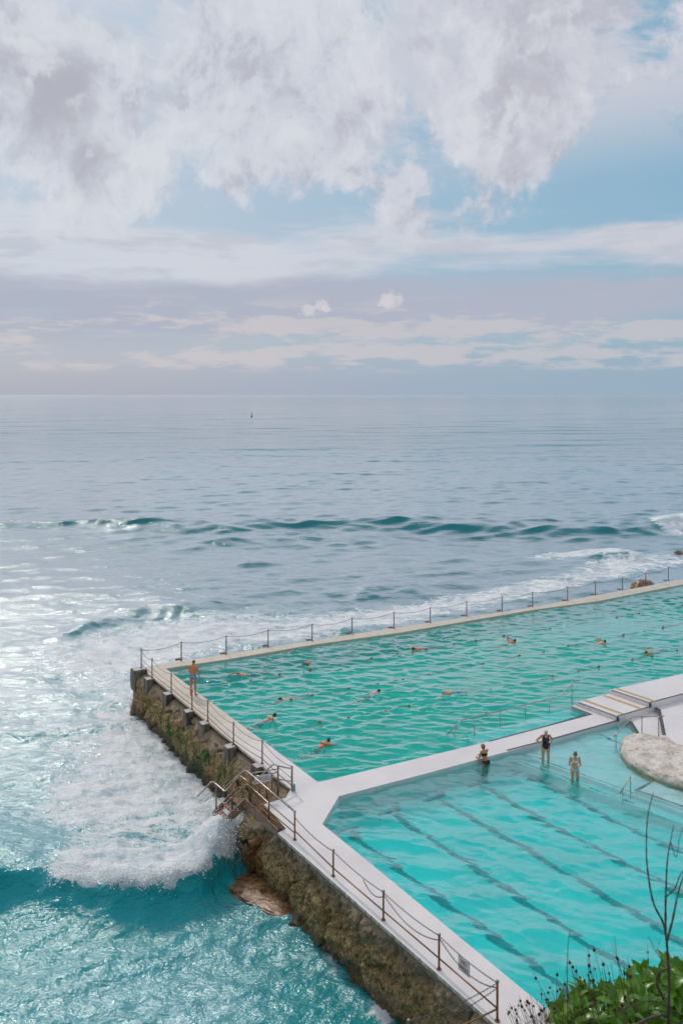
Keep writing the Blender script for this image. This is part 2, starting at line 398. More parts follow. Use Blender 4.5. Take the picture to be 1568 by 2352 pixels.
def sea_material():
    m, g, o = material('sea_water')
    geo = g.n('ShaderNodeNewGeometry', out=None); pos = geo.outputs['Position']
    A = lambda n: g.n('ShaderNodeAttribute', out='Fac', attribute_name=n)
    foam, milk, far = A('foam'), A('milk'), A('far')
    wob = g.v('SCALE', g.v('SUBTRACT', g.noise(pos, .5, 4, .55, out=1), (.5, .5, .5)), 1.6)
    pw = g.v('ADD', g.v('MULTIPLY', pos, (.62, 1.25, 1.0)), wob)
    n1 = g.noise(pw, .75, 9, .68, .6)
    web = g.n('ShaderNodeTexVoronoi', {'Vector': pw, 'Scale': 1.25, 'Randomness': 1.0}, out='Distance', feature='DISTANCE_TO_EDGE')
    web2 = g.n('ShaderNodeTexVoronoi', {'Vector': pw, 'Scale': 3.7, 'Randomness': 1.0}, out='Distance', feature='DISTANCE_TO_EDGE')
    lace = g.m('MULTIPLY', g.m('MAXIMUM', g.ss(web, .22, .0), g.ss(web2, .16, .0, 0, .7)), g.ss(foam, .15, .5, .25, 1.0))
    grain = g.noise(pos, 9.0, 5, .7)
    pat = g.m('ADD', g.m('ADD', g.m('MULTIPLY', n1, .80), g.m('MULTIPLY', lace, .22)), g.m('MULTIPLY', grain, .26))
    thr = g.m('SUBTRACT', 1.02, g.m('MULTIPLY', foam, .78))
    fo = g.ss(pat, g.m('SUBTRACT', thr, .06), g.m('ADD', thr, .10))
    fo = g.m('MULTIPLY', fo, g.ss(foam, .02, .2))
    mk = g.noise(pos, .22, 5, .6, .5)
    deep = g.mix(g.ss(far, .04, .40), (.002, .33, .36), (.008, .17, .195))  # nearshore teal, painted brighter to stand in for sunlight coming through the waves
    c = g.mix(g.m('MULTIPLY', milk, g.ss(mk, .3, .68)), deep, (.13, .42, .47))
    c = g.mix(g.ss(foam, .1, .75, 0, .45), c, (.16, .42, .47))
    h = g.m('ADD', g.noise(g.v('MULTIPLY', pos, (.7, 1.4, 1)), 1.5, 5, .6, .3), g.m('MULTIPLY', g.noise(pos, 7, 3, .55), .25))
    h = g.m('ADD', h, g.m('MULTIPLY', g.noise(g.v('MULTIPLY', pos, (.3, 1.1, 1)), .35, 3, .6), g.ss(far, .4, .9, 0, 2.2)))
    nrm = g.n('ShaderNodeBump', {'Strength': g.ss(far, .0, .9, .85, .12), 'Distance': .22, 'Height': h})
    hi = g.m('SUBTRACT', .79, g.m('MULTIPLY', far, .60)); lo = g.m('MAXIMUM', .025, g.m('SUBTRACT', .33, g.m('MULTIPLY', far, .34)))
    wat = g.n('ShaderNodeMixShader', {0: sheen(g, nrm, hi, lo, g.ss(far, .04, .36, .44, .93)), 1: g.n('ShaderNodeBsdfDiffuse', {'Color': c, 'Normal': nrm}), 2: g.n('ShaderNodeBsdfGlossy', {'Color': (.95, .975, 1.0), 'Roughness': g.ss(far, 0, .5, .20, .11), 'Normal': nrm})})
    fn = g.n('ShaderNodeBump', {'Strength': .8, 'Distance': .18, 'Height': g.m('ADD', pat, g.m('MULTIPLY', grain, .4))})
    fm = g.n('ShaderNodeBsdfPrincipled', {'Base Color': g.mix(g.ss(n1, .40, .62), (.76, .785, .81), (.95, .95, .955)), 'Roughness': .75, 'Normal': fn})
    mixs = g.n('ShaderNodeMixShader', {0: g.m('MULTIPLY', fo, g.ss(n1, .36, .62, .62, .95)), 1: wat, 2: fm})
    g.set(o.inputs[0], mixs); return m
def seawall_material():
    m, g, o = material('weedy_sea_wall')
    pos = g.n('ShaderNodeNewGeometry', out='Position'); sp = g.n('ShaderNodeSeparateXYZ', {0: pos}, out=None)
    pv = g.v('MULTIPLY', pos, (1, 1, .45))
    big = g.noise(pos, .8, 5, .6); tuft = g.noise(pv, 16, 6, .7, .4); tuft2 = g.noise(pv, 42, 5, .7); col = g.noise(pos, 3.0, 6, .6)
    brown = g.mix(g.ss(tuft, .33, .66), (.105, .068, .032), (.68, .47, .22))
    olive = g.mix(g.ss(tuft, .3, .7), (.085, .058, .026), (.62, .45, .19))
    c = g.mix(g.ss(big, .4, .6), brown, olive)
    grey = g.mix(g.ss(tuft2, .35, .65), (.09, .07, .055), (.50, .42, .32))
    top = g.ss(g.m('ADD', sp.outputs[2], g.m('MULTIPLY', g.m('SUBTRACT', col, .5), 1.6)), -.95, -.35)
    c = g.mix(g.m('MULTIPLY', top, .75), c, grey)
    farw = g.ss(sp.outputs[1], 33.5, 37)
    green = g.mix(g.ss(tuft, .38, .66), (.02, .04, .01), (.11, .24, .045))
    gm = g.m('MULTIPLY', farw, g.m('MULTIPLY', g.ss(g.noise(g.v('MULTIPLY', pos, (1, 1, .5)), 1.1, 5, .6), .44, .60), g.ss(sp.outputs[2], -.7, -1.15)))
    gm = g.m('MULTIPLY', gm, g.ss(sp.outputs[1], 47.0, 45.5))
    c = g.mix(gm, c, green)
    c = g.mix(g.ss(tuft2, .64, .74, 0, .6), c, (.5, .43, .33))
    crack = g.ss(g.noise(g.v('MULTIPLY', pos, (1.6, 1.6, .9)), 1.3, 5, .65, .6), .585, .69, 0, .9)
    c = g.mix(crack, c, (.018, .014, .01))
    pd = g.v('DISTANCE', g.v('MULTIPLY', pos, (1, 1, 0)), (-3.38, 31.02, 0), out=1)
    rust = g.m('MULTIPLY', g.ss(g.m('ADD', pd, g.m('MULTIPLY', col, .25)), .80, .42), g.ss(sp.outputs[2], -.95, -1.2))
    c = g.mix(g.m('MULTIPLY', rust, .9), c, g.mix(g.ss(tuft, .4, .6), (.16, .05, .015), (.42, .17, .04)))
    wet = g.ss(sp.outputs[2], -1.3, -2.1)
    c = g.mix(g.m('MULTIPLY', g.ss(g.m('ADD', sp.outputs[2], g.m('MULTIPLY', g.m('SUBTRACT', big, .5), .8)), -1.75, -2.15), .72), c, (.035, .032, .018))
    b = g.n('ShaderNodeBsdfPrincipled', {'Base Color': c, 'Roughness': g.ss(wet, 0, 1, .78, .38)}, out=None)
    g.set(b.inputs['Normal'], g.n('ShaderNodeBump', {'Strength': 1.0, 'Distance': .07, 'Height': g.m('ADD', tuft, g.m('MULTIPLY', tuft2, .5))}))
    g.set(o.inputs[0], b.outputs[0]); return m
def concrete_old():
    m, g, o = material('stained_concrete')
    pos = g.n('ShaderNodeNewGeometry', out='Position')
    st = g.noise(g.v('MULTIPLY', pos, (6, 6, 1.0)), 1.0, 6, .65); fine = g.noise(pos, 22, 6, .7)
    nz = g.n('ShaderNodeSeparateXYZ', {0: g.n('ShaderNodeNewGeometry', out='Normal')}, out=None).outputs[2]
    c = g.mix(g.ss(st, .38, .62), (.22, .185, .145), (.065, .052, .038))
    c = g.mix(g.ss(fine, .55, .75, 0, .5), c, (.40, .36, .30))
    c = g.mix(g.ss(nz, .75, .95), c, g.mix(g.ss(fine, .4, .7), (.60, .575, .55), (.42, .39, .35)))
    b = g.n('ShaderNodeBsdfPrincipled', {'Base Color': c, 'Roughness': .7}, out=None)
    g.set(b.inputs['Normal'], g.n('ShaderNodeBump', {'Strength': .7, 'Distance': .03, 'Height': fine}))
    g.set(o.inputs[0], b.outputs[0]); return m
def sandstone():
    m, g, o = material('pale_sandstone')
    pos = g.n('ShaderNodeNewGeometry', out='Position'); sp = g.n('ShaderNodeSeparateXYZ', {0: pos}, out=None)
    a = g.noise(g.v('MULTIPLY', pos, (1, 1, 3)), 1.6, 8, .65, .5); f = g.noise(pos, 12, 7, .7, .4)
    c = g.mix(g.ss(a, .4, .62), (.80, .74, .68), (.62, .53, .45))
    c = g.mix(g.ss(f, .54, .66, 0, .8), c, (.20, .14, .10)); c = g.mix(g.ss(g.noise(g.v('MULTIPLY', pos, (1, 1.6, 4)), 3.2, 8, .7, 1.2), .57, .64, 0, .8), c, (.13, .085, .06))
    c = g.mix(g.m('MULTIPLY', g.ss(sp.outputs[2], -.02, -.2), .85), c, (.25, .20, .05))
    b = g.n('ShaderNodeBsdfPrincipled', {'Base Color': c, 'Roughness': .75}, out=None)
    g.set(b.inputs['Normal'], g.n('ShaderNodeBump', {'Strength': .8, 'Distance': .04, 'Height': g.m('ADD', f, a)}))
    g.set(o.inputs[0], b.outputs[0]); return m
def leaf_material(name, c1, c2):
    m, g, o = material(name)
    rnd = g.n('ShaderNodeObjectInfo', out='Random')
    pos = g.n('ShaderNodeNewGeometry', out='Position'); nz = g.noise(pos, 9, 4, .6)
    c = g.mix(g.m('MULTIPLY', g.m('ADD', rnd, nz), .55), c1, c2)
    b = g.n('ShaderNodeBsdfPrincipled', {'Base Color': c, 'Roughness': .28, 'Specular IOR Level': .5})
    tr = g.n('ShaderNodeBsdfTranslucent', {'Color': g.mix(.5, c, (.16, .34, .02))})
    g.set(o.inputs[0], g.n('ShaderNodeMixShader', {0: .3, 1: b, 2: tr})); return m

M_DECK = deck_material()
M_KFLOOR = floor_material('pale_pool_floor', (.94, .94, .92), (.87, .88, .85))
M_MFLOOR = floor_material('green_pool_floor', (.42, .74, .66), (.32, .58, .50))
M_LINE = simple('black_line_paint', (.035, .036, .04), .55, col2=(.09, .09, .10), scale=9)
M_LANE = simple('blue_lane_paint', (.0, .29, .33), .6, col2=(.005, .34, .37), scale=2)
M_YEL = simple('ochre_grip_strip', (.50, .32, .10), .7, col2=(.58, .45, .24), scale=22, bump=.8, bscale=60)
M_WK = pool_water('clear_pool_water', (.02, .98, .968), 1.0, .42, (.10, .72, .70), .94, (.64, .34, .30))
M_WM = pool_water('choppy_pool_water', (.02, .93, .88), .8, .22, (.05, .66, .65), .72, (.45, .17, .70))
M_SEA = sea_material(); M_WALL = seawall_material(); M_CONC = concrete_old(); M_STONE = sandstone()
M_FOAM = simple('sea_foam', (.95, .95, .955), .8, var=.02)
M_BRASS = simple('weathered_brass', (.27, .185, .105), .45, .5, col2=(.34, .15, .06), scale=7, bump=.2)
M_STEEL = simple('salt_worn_steel', (.52, .50, .48), .32, .8, col2=(.34, .25, .17), scale=9)
M_RUST = simple('rusty_iron', (.30, .15, .075), .7, .15, col2=(.17, .085, .05), scale=10, bump=.5)
M_PLATE = simple('rust_painted_plate', (.34, .235, .19), .6, .1, col2=(.26, .15, .10), scale=3, bump=.3)
M_CHAIN = simple('dull_chain', (.22, .20, .185), .5, .6, col2=(.13, .11, .10), scale=20)
M_SIGN = simple('white_sign', (.86, .85, .84), .5, var=.08)
M_RED = simple('red_lettering', (.42, .02, .035), .5)
M_INK = simple('dark_lettering', (.10, .03, .035), .5)
M_ROCK = simple('wet_brown_rock', (.13, .07, .035), .3, col2=(.34, .19, .09), scale=4, bump=1.0, bscale=9)

# ------------------------------------------------------------------ ground plan (surveyed)
E1 = Vector((.865, .502, 0)); WD = Vector((-.55, .835, 0)); WN = Vector((-.835, -.55, 0))
outer_near = [(4.05, 20.45), (-2.25, 30.03)]
walk = [(4.05, 20.45), (-2.25, 30.03), (-1.98, 30.33), (-2.92, 32.12), (-2.14, 32.66), (-1.99, 33.4), (-10.75, 47.22), (-11.1, 48.4),
        (-9.92, 48.05), (-1.93, 35.55), (-.94, 33.96), (-.09, 32.78), (-.69, 30.64), (.95, 28.1), (5.14, 21.47)]
far_out = [(-11.1, 48.4), (-9.31, 49.4), (3.9, 56.6), (13.9, 61.9), (19.85, 65.7), (28.6, 71.26), (37, 76.6)]
far_in = [(-9.92, 48.05), (-6.3, 49.93), (-1.81, 52.6), (3.8, 55.3), (13.7, 61.1), (19.3, 63.8), (27.9, 69.4), (37, 75.0)]
divider = [(-.94, 33.96), (6.10, 37.70), (12.16, 41.22), (11.41, 42.27), (12.3, 42.8), (13.3, 40.47), (9.69, 38.31), (3.76, 34.91), (-.09, 32.78)]
def deck_slab(name, poly, top, thick, mat=M_DECK, bevel=.018, parent=None):
    o = MB().prism(ccw(poly), top - thick, top).obj(name, mat, parent, bevel=bevel)
    if parent is None: tag(o, kind='structure')
    return o

# ------------------------------------------------------------------ structure: decks, pools
deck_slab('walkway', walk, 0.0, .11, bevel=.012)
core = [(4.55, 20.85), (-1.62, 30.3), (-1.62, 30.7), (-1.9, 32.0), (-1.4, 32.70), (-1.36, 33.8), (-10.25, 47.5), (-10.6, 48.2)] + walk[8:]
tag(MB().prism(ccw([(p[0], p[1]) for p in core]), -3.4, -.11).obj('walkway_base', M_KFLOOR, bevel=.0), kind='structure')
deck_slab('far_walkway', far_out + far_in[::-1], -.004, 3.2, bevel=.012)
deck_slab('divider_walkway', divider, -.002, 1.9, bevel=.012)
# stepped platform at the right
L1 = [(11.65, 42.29), (13.06, 40.29), (15.02, 41.52), (13.69, 43.47)]
L2 = [(13.70, 43.44), (15.05, 41.54), (19.5, 44.1), (30, 50.2), (29, 52.9), (18.46, 45.96)]
deck_slab('platform_step', [(11.65, 42.29), (13.06, 40.29), (15.03, 41.53), (13.70, 43.48)], .2, 2.0)
deck_slab('platform', L2, .4, 2.3)
plat_step = [(12.30, 41.00), (13.3, 40.2), (15.0, 41.5)]
# dry apron beside the stone
ap1 = [tuple(P(*q, -.08))[:2] for q in ((1440, 1651), (1471, 1695), (1500, 1735), (1580, 1735), (1534, 1700), (1512, 1626), (1488, 1632))]
ap2 = [tuple(P(*q, .10))[:2] for q in ((1500, 1622), (1512, 1626), (1533, 1723), (1560, 1760), (1720, 1760), (1720, 1590), (1566, 1603))]
deck_slab('apron', ap1, -.08, 1.3)
deck_slab('upper_apron', ap2, .10, 1.5)
# floors
tag(MB().prism(ccw([(5.4, 20.0), (-2.0, 31.5), (-1, 34), (14, 42), (30, 44), (30, 20)]), -1.6, -1.32).obj('pool_floor', M_KFLOOR), kind='structure')
tag(MB().prism(ccw([(-1.5, 33), (-10.8, 48.2), (37, 77), (42, 60), (14, 42)]), -2.6, -1.95).obj('deep_pool_floor', M_MFLOOR), kind='structure')
# near wall of the children's pool and the concrete ground behind it
deck_slab('pool_end_wall', [(5.14, 21.47), (4.05, 20.45), (4.6, 19.4), (30, 20.5), (30, 22.4), (9.5, 21.4)], -.006, 1.9, mat=M_CONC)
# shallow shelf and step of the children's pool (their edges run square to the divider)
ZS, ZT = WK - .33, WK - .58
e1a, e1b = PR(1186, 1729, ZS, WK), PR(1452, 1826, ZS, WK)
e2a, e2b = PR(1176, 1746, ZT, WK), PR(1452, 1849, ZT, WK)
def ext(a, b, d): return b + (b - a).normalized() * d
shelf = [e1a, e1b, ext(e1a, e1b, 9), Vector((26, 40, 0)), Vector((13.5, 41, 0)), Vector((9.0, 38.2, 0))]
step = [e2a, e2b, ext(e2a, e2b, 9), ext(e1a, e1b, 9.02) + Vector((.02, .03, 0)), e1a + Vector((.02, .03, 0))]
deck_slab('pool_shelf', [(p.x, p.y) for p in shelf], ZS, .95, mat=M_KFLOOR, bevel=.0)
deck_slab('pool_step', [(p.x, p.y) for p in step], ZT, .70, mat=M_KFLOOR, bevel=.0)
sub = [PR(*q, -.30, WK) for q in ((1506, 1792), (1457, 1816), (1600, 1868))]
deck_slab('sunken_ledge', [(sub[0].x, sub[0].y), (sub[1].x, sub[1].y), (sub[2].x, sub[2].y), (20, 32), (22, 38), (14, 39)], -.30, 1.1, mat=M_KFLOOR, bevel=0)
# submerged shelf of the main pool
ms = [PR(*q, -.55, WM) for q in ((1066, 1690), (1309, 1629))]
deck_slab('entry_shelf', [(ms[0].x, ms[0].y), (6.3, 37.85), (12.2, 41.3), (11.5, 42.35), (12, 43), (ms[1].x, ms[1].y)], -.55, 1.5, mat=M_KFLOOR, bevel=0)
st0 = [PR(*q, -.9, WM) for q in ((1040, 1698), (1068, 1688))]
deck_slab('entry_step', [(ms[0].x - .02, ms[0].y - .01), (6.25, 37.83), (5.5, 37.43), (st0[0].x, st0[0].y + .2)], -.95, 1.1, mat=M_KFLOOR, bevel=0)
# painted edges
def stripe(name, pts, w, z, mat=M_LINE, h=.006, closed=False):
    pts = [Vector((p[0], p[1], 0)) for p in pts]; L, Rr = [], []
    for i, p in enumerate(pts):
        d0 = (p - pts[i - 1]).normalized() if i else (pts[1] - p).normalized(); d1 = (pts[i + 1] - p).normalized() if i < len(pts) - 1 else d0
        n0, n1 = Vector((-d0.y, d0.x, 0)), Vector((-d1.y, d1.x, 0)); n = (n0 + n1).normalized(); n *= w / 2 / max(.35, n.dot(n0))
        L.append(p + n); Rr.append(p - n)
    mb = MB(); k = len(pts)
    V = [Vector((p.x, p.y, z + h)) for p in L + Rr] + [Vector((p.x, p.y, z - .002)) for p in L + Rr]; Fc = []
    for i in range(k - 1):
        Fc += [(i, k + i, k + i + 1, i + 1), (i, i + 1, 2 * k + i + 1, 2 * k + i), (k + i, 3 * k + i, 3 * k + i + 1, k + i + 1)]
    Fc += [(0, 2 * k, 3 * k, k), (k - 1, 2 * k - 1, 4 * k - 1, 3 * k - 1)]
    return tag(mb.add(V, Fc).obj(name, mat), kind='structure')
def v2(p): return (p[0], p[1])
stripe('painted_edge', [P(1122, 1703.5), P(1358, 1641), P(1313, 1623.5)], .07, .0)
stripe('painted_edge', [P(1164, 1724), P(1277.7, 1694.6), P(1415, 1656)], .10, .0)
stripe('painted_edge', [(11.75, 42.22), (13.06, 40.36), (14.98, 41.55)], .09, .2)
stripe('painted_edge', [(13.78, 43.40), (15.06, 41.62), (17.2, 42.83), (24, 46.75)], .10, .4)
for zz, (cx, cyy) in ((.0, (13.085, 40.265)), (.2, (15.075, 41.515))):
    tag(MB().box((cx, cyy, zz + .10), .09, .09, .20, .5).obj('painted_edge', M_LINE), kind='structure')
stripe('painted_edge', [P(1447, 1657, -.08), P(1469, 1692, -.08)], .16, -.08)
stripe('painted_edge', [P(1502, 1625.5, .1), P(1513, 1630, .1), P(1531.5, 1722, .1)], .16, .10)
stripe('painted_edge', [e1a + Vector((.1, .15, 0)), e1b + Vector((.1, .15, 0))], .05, ZS)
stripe('painted_edge', [e2a + Vector((.1, .1, 0)), e2b + Vector((.1, .1, 0))], .05, ZT)
stripe('painted_edge', [sub[0], sub[1] + Vector((.08, .02, 0)), sub[2] + Vector((.08, .1, 0))], .12, -.30)
stripe('painted_edge', [PR(1371, 1686, ZS, WK), PR(1432, 1709, ZS, WK)], .08, ZS)
stripe('painted_edge', [PR(1068, 1689, -.55, WM), PR(1106, 1705, -.55, WM)], .06, -.55)
stripe('painted_edge', [PR(1303.5, 1631, -.55, WM), PR(1341, 1643, -.55, WM)], .06, -.55)
for a, b, z in (((947, 222), (1190, 310), .2), ((1072, 193), (1308, 278), .2), ((1152, 150), (1390, 230), .4)):
    q = [P(993.9 + .3662 * p[0], 1527.2 + .3662 * p[1], z) for p in (a, b)]
    stripe('grip_strip', q, .20, z, M_YEL, .008)
# lane lines on the floor
for pts in (((806, 1914), (848, 1946), (1040, 2086), (1229, 2219), (1320, 2290)), ((905, 1872), (1009, 1940), (1217, 2078), (1371, 2184), (1462, 2236)),
            ((1010, 1838), (1166, 1928), (1384, 2054), (1499, 2125), (1640, 2210)), ((1108, 1806), (1263, 1895), (1486, 2010), (1640, 2090)),
            ((1206, 1780), (1287, 1817), (1427, 1895), (1538, 1946), (1640, 1992))):
    stripe('lane_line', [PR(x, y, -1.32, WK) for x, y in pts], .26, -1.32, M_LANE, .005)
    a = PR(*pts[0], -1.32, WK); b = PR(*pts[1], -1.32, WK); d = (b - a).normalized(); n = Vector((-d.y, d.x, 0))
    stripe('lane_line', [a - d * .30 - n * .55, a - d * .30 + n * .55], .26, -1.32, M_LANE, .005)

# ------------------------------------------------------------------ waves
def wave_set(n, lmin, lmax, ang, spread, slope, seed):
    rg = np.random.RandomState(seed); out = []
    for i in range(n):
        lam = lmin * (lmax / lmin) ** ((i + rg.rand()) / n)
        th = R(ang + spread * rg.randn() * .6)
        out.append((lam, th, slope * math.sqrt(2.0 / n) * lam / (2 * math.pi), rg.rand() * 6.283))
    return out
def add_waves(X, Y, sets, sp=None, chop=.8):
    z = np.zeros_like(X); dx = np.zeros_like(X); dy = np.zeros_like(X)
    for lam, th, a, ph in sets:
        k = 2 * math.pi / lam; c, s = math.cos(th), math.sin(th)
        w = 1.0 if sp is None else np.clip((lam / sp - 2.0) / 2.5, 0, 1)
        p = k * (X * c + Y * s) + ph
        z += a * w * np.cos(p); q = -a * w * chop * np.sin(p); dx += q * c; dy += q * s
    return z, dx, dy
def pool_mesh(name, poly, level, bottom, sp, sets, mod, mat):
    xs = [p[0] for p in poly]; ys = [p[1] for p in poly]
    ax = np.arange(min(xs) - .2, max(xs) + .2, sp); ay = np.arange(min(ys) - .2, max(ys) + .2, sp)
    gx, gy = np.meshgrid(ax, ay); ny, nx = gx.shape
    cxm = (gx[:-1, :-1] + gx[1:, 1:]) / 2; cym = (gy[:-1, :-1] + gy[1:, 1:]) / 2
    keep = inside(cxm, cym, poly)
    idx = np.arange(nx * ny).reshape(ny, nx)
    q = np.stack([idx[:-1, :-1], idx[:-1, 1:], idx[1:, 1:], idx[1:, :-1]], -1)[keep]
    X, Y = gx.ravel(), gy.ravel(); amp = mod(X, Y)
    z, dx, dy = add_waves(X, Y, sets)
    v = np.stack([X + dx * amp, Y + dy * amp, level + z * amp], 1)
    used = np.unique(q); rm = np.full(nx * ny, -1); rm[used] = np.arange(len(used))
    q = rm[q]; v = v[used]; nv = len(v)
    # skirt and floor
    ed = {}
    for a, b in ((0, 1), (1, 2), (2, 3), (3, 0)):
        for e in q[:, [a, b]]: ed[(e[0], e[1])] = 1
    bd = [e for e in ed if (e[1], e[0]) not in ed]
    bv = sorted({i for e in bd for i in e}); bi = {i: nv + k for k, i in enumerate(bv)}
    low = v[bv].copy(); low[:, 2] = bottom
    sk = np.array([(b, a, bi[a], bi[b]) for a, b in bd])
    me = fast_mesh(name, np.vstack([v, low]), np.vstack([q, sk]))
    b = bmesh.new(); b.from_mesh(me)
    b.verts.ensure_lookup_table()
    be = [e for e in b.edges if e.is_boundary]
    bmesh.ops.contextual_create(b, geom=be)
    bmesh.ops.recalc_face_normals(b, faces=b.faces)
    for f in b.faces: f.smooth = len(f.verts) == 4 and abs(f.normal.z) > .3
    b.to_mesh(me); b.free()
    o = link(name, me, mat); tag(o, kind='structure'); return o
kid_poly = [(4.75, 20.9), (.3, 27.9), (-1.3, 30.4), (-.7, 33.1), (13.6, 41.2), (18, 43.5), (28, 43), (28, 21)]
main_poly = [(-2.3, 34.9), (-10.5, 48.0), (-9.6, 48.8), (4, 56.0), (14, 61.5), (20, 64.7), (36.5, 75.5), (40, 62), (25, 49.7), (12.5, 42.0), (6, 37.3), (-1.0, 33.4)]
pool_mesh('pool_water', kid_poly, WK, -1.5, .055,
          wave_set(34, .28, 2.2, 74, 45, .105, 3),
          lambda X, Y: .6 + .9 * fbm(X * .25, Y * .25, 0, 5, 3), M_WK)
pool_mesh('deep_pool_water', main_poly, WM, -2.2, .085,
          wave_set(30, .38, 1.5, 84, 60, .165, 11) + wave_set(24, .22, .38, 80, 70, .12, 12),
          lambda X, Y: .15 + 1.75 * fbm(X * .28, Y * .28, 0, 9, 3) ** 1.3, M_WM)

# ------------------------------------------------------------------ the sea
def crest(pts, z):                 # surveyed crest line -> depth as a function of X
    w = sorted([tuple(P(x, y, z)) for x, y in pts]); xs = np.linspace(w[0][0], w[-1][0], 160)
    ys = np.interp(xs, [p[0] for p in w], [p[1] for p in w]); k = np.ones(25) / 25
    return xs, np.convolve(np.pad(ys, 12, mode='edge'), k, mode='valid')
BREAK = [(-420, 1935), (-150, 1945), (0, 1958), (120, 1972), (260, 1995), (390, 2002), (470, 1972), (540, 1915), (585, 1885)]
def build_sea():
    th = np.linspace(R(-31), R(33), 620)
    r1 = np.exp(np.linspace(math.log(15.0), math.log(1200.0), 1040)); r2 = np.exp(np.linspace(math.log(1206), math.log(45000), 110))
    rr = np.concatenate([r1, r2])
    T, RR = np.meshgrid(th, rr); X = (np.sin(T) * RR).ravel(); Y = (np.cos(T) * RR).ravel(); Rv = RR.ravel()
    sp = np.maximum(Rv * (th[1] - th[0]), np.interp(Rv, rr[:-1], np.diff(rr)))
    px = CX + F * X / Y; py = HY + F * (CAM_H - SL) / Y
    gust = .35 + 1.2 * fbm(X * .012, Y * .03, 0, 21, 3)
    LINE = [(-250, 1222), (0, 1206), (200, 1196), (420, 1212), (700, 1205), (900, 1200), (1150, 1212), (1300, 1220), (1450, 1208), (1650, 1200), (1900, 1196)]
    cxl, cyl = crest(LINE, SL); sl_ = Y - np.interp(X, cxl, cyl)
    gust = gust * (1 + .95 * np.exp(-(sl_ / 8.0) ** 2))
    z = np.zeros_like(X); dx = np.zeros_like(X); dy = np.zeros_like(X)
    a, b, c = add_waves(X, Y, wave_set(10, 9, 45, 100, 14, .028, 1), sp); z += a; dx += b; dy += c
    a, b, c = add_waves(X, Y, wave_set(30, 1.1, 6, 100, 36, .115, 2), sp, .9); calm = gust * (1 - .78 * sst(80, 420, Rv)); z += a * calm; dx += b * calm; dy += c * calm
    nr = Rv < 190
    gust = gust * (1 + .6 * sst(48, 30, Rv))
    a, b, c = add_waves(X[nr], Y[nr], wave_set(34, .30, 1.3, 105, 48, .17, 4), sp[nr], .9)
    z[nr] += a * gust[nr]; dx[nr] += b * gust[nr]; dy[nr] += c * gust[nr]
    # swells that feel the reef: (crest pixels, height, front length, back length)
    def swell(pts, A, lf, lb, fade=1.5, lean=.3, fr=1.0):
        cx, cyv = crest(pts, SL + A); Yc = np.interp(X, cx, cyv)
        wig = (fbm(X * .35 * fr, X * 0 + 3, 0, 31, 3) - .5) * lf * 1.2
        s = Y - Yc - wig
        ed = sst(cx[0], cx[0] + fade, X) * sst(cx[-1], cx[-1] - fade, X)
        amp = A * ed * (.75 + .5 * fbm(X * .22 * fr, X * 0 + 9, 0, 35, 2))
        h = np.where(s > 0, np.exp(-(s / lb) ** 2), np.exp(-(s / lf) ** 2)) * amp
        return h, -h * lean * np.exp(-(s / (lf * 1.2)) ** 2), s, ed
    h, d, sB, eB = swell(BREAK, 1.15, 1.15, 3.2, 1.2, .55); z += h; dy += d
    h, d, s2, e2 = swell([(-250, 1212), (0, 1196), (120, 1190), (250, 1186), (420, 1205), (700, 1196), (900, 1192), (1150, 1206), (1300, 1214), (1450, 1200), (1568, 1195), (1800, 1190)], 0.90, 2.5, 8, 6, .25, .45); z += h; dy += d
    h, d, s3, e3 = swell([(380, 1246), (560, 1238), (760, 1232), (950, 1240)], .40, 2.4, 5, 5, .2); z += h; dy += d
    h, d, s4, e4 = swell([(790, 1358), (860, 1345), (930, 1340), (1000, 1350)], .55, 1.5, 3.5, 2.5, .3); z += h; dy += d
    h, d, s5, e5 = swell([(80, 1450), (170, 1432), (250, 1405), (330, 1390), (440, 1388), (560, 1402)], .55, 1.7, 3.4, 3, .3); z += h; dy += d
    h, d, s6, e6 = swell([(1320, 1272), (1380, 1268), (1440, 1272), (1520, 1278)], .6, 1.4, 4, 3, .4); z += h; dy += d
    h, d, s7, e7 = swell([(530, 1284), (580, 1282), (640, 1285)], .45, 1.4, 3, 2, .3); z += h; dy += d
    # foam
    def blob(x, y, sx, sy, a, rot=0.0):
        c, s = math.cos(R(rot)), math.sin(R(rot)); u = (px - x) * c + (py - y) * s; v = -(px - x) * s + (py - y) * c
        return a * np.exp(-(u / sx) ** 2 - (v / sy) ** 2)
    fo = np.zeros_like(X)
    sBn = sB + 1.3 * (fbm(X * 1.7, Y * 1.7, 0, 27, 4, .6) - .5)
    lip = sst(-.75, -.15, sBn) * np.exp(-np.maximum(sB, 0) / 5.5) * eB * sst(60, 250, px)
    fo += 1.05 * lip
    fo += blob(430, 1770, 230, 95, .75) + blob(200, 1850, 170, 70, .5) + blob(520, 1830, 90, 80, .85) + blob(470, 1700, 90, 60, .5)
    fo += .12 * (blob(430, 1450, 300, 40, 1, -8) + blob(800, 1425, 260, 26, 1, -10) + blob(1150, 1370, 260, 26, 1, -11) + blob(1420, 1315, 200, 26, 1, -11)) + blob(1500, 1285, 160, 14, .35)
    fo += blob(430, 1455, 260, 42, .85, -8) + blob(250, 1520, 170, 55, .55) + blob(700, 1440, 220, 28, .62, -10) + blob(1000, 1395, 240, 24, .62, -12) + blob(1290, 1335, 220, 24, .55, -12) + blob(1480, 1300, 180, 24, .38)
    fo += blob(1330, 1275, 130, 9, .75, -3) + blob(350, 1620, 120, 110, .5) + blob(150, 1680, 200, 130, .33)
    fo += blob(1550, 1210, 50, 11, 1.2) + blob(1568, 1228, 60, 10, .5) + blob(1100, 1300, 120, 12, .35)
    fo += blob(600, 2080, 70, 60, .25) + blob(470, 2180, 260, 120, .22) + blob(880, 2330, 80, 40, .35) + blob(760, 2230, 60, 60, .25) + blob(250, 2280, 300, 80, .2)
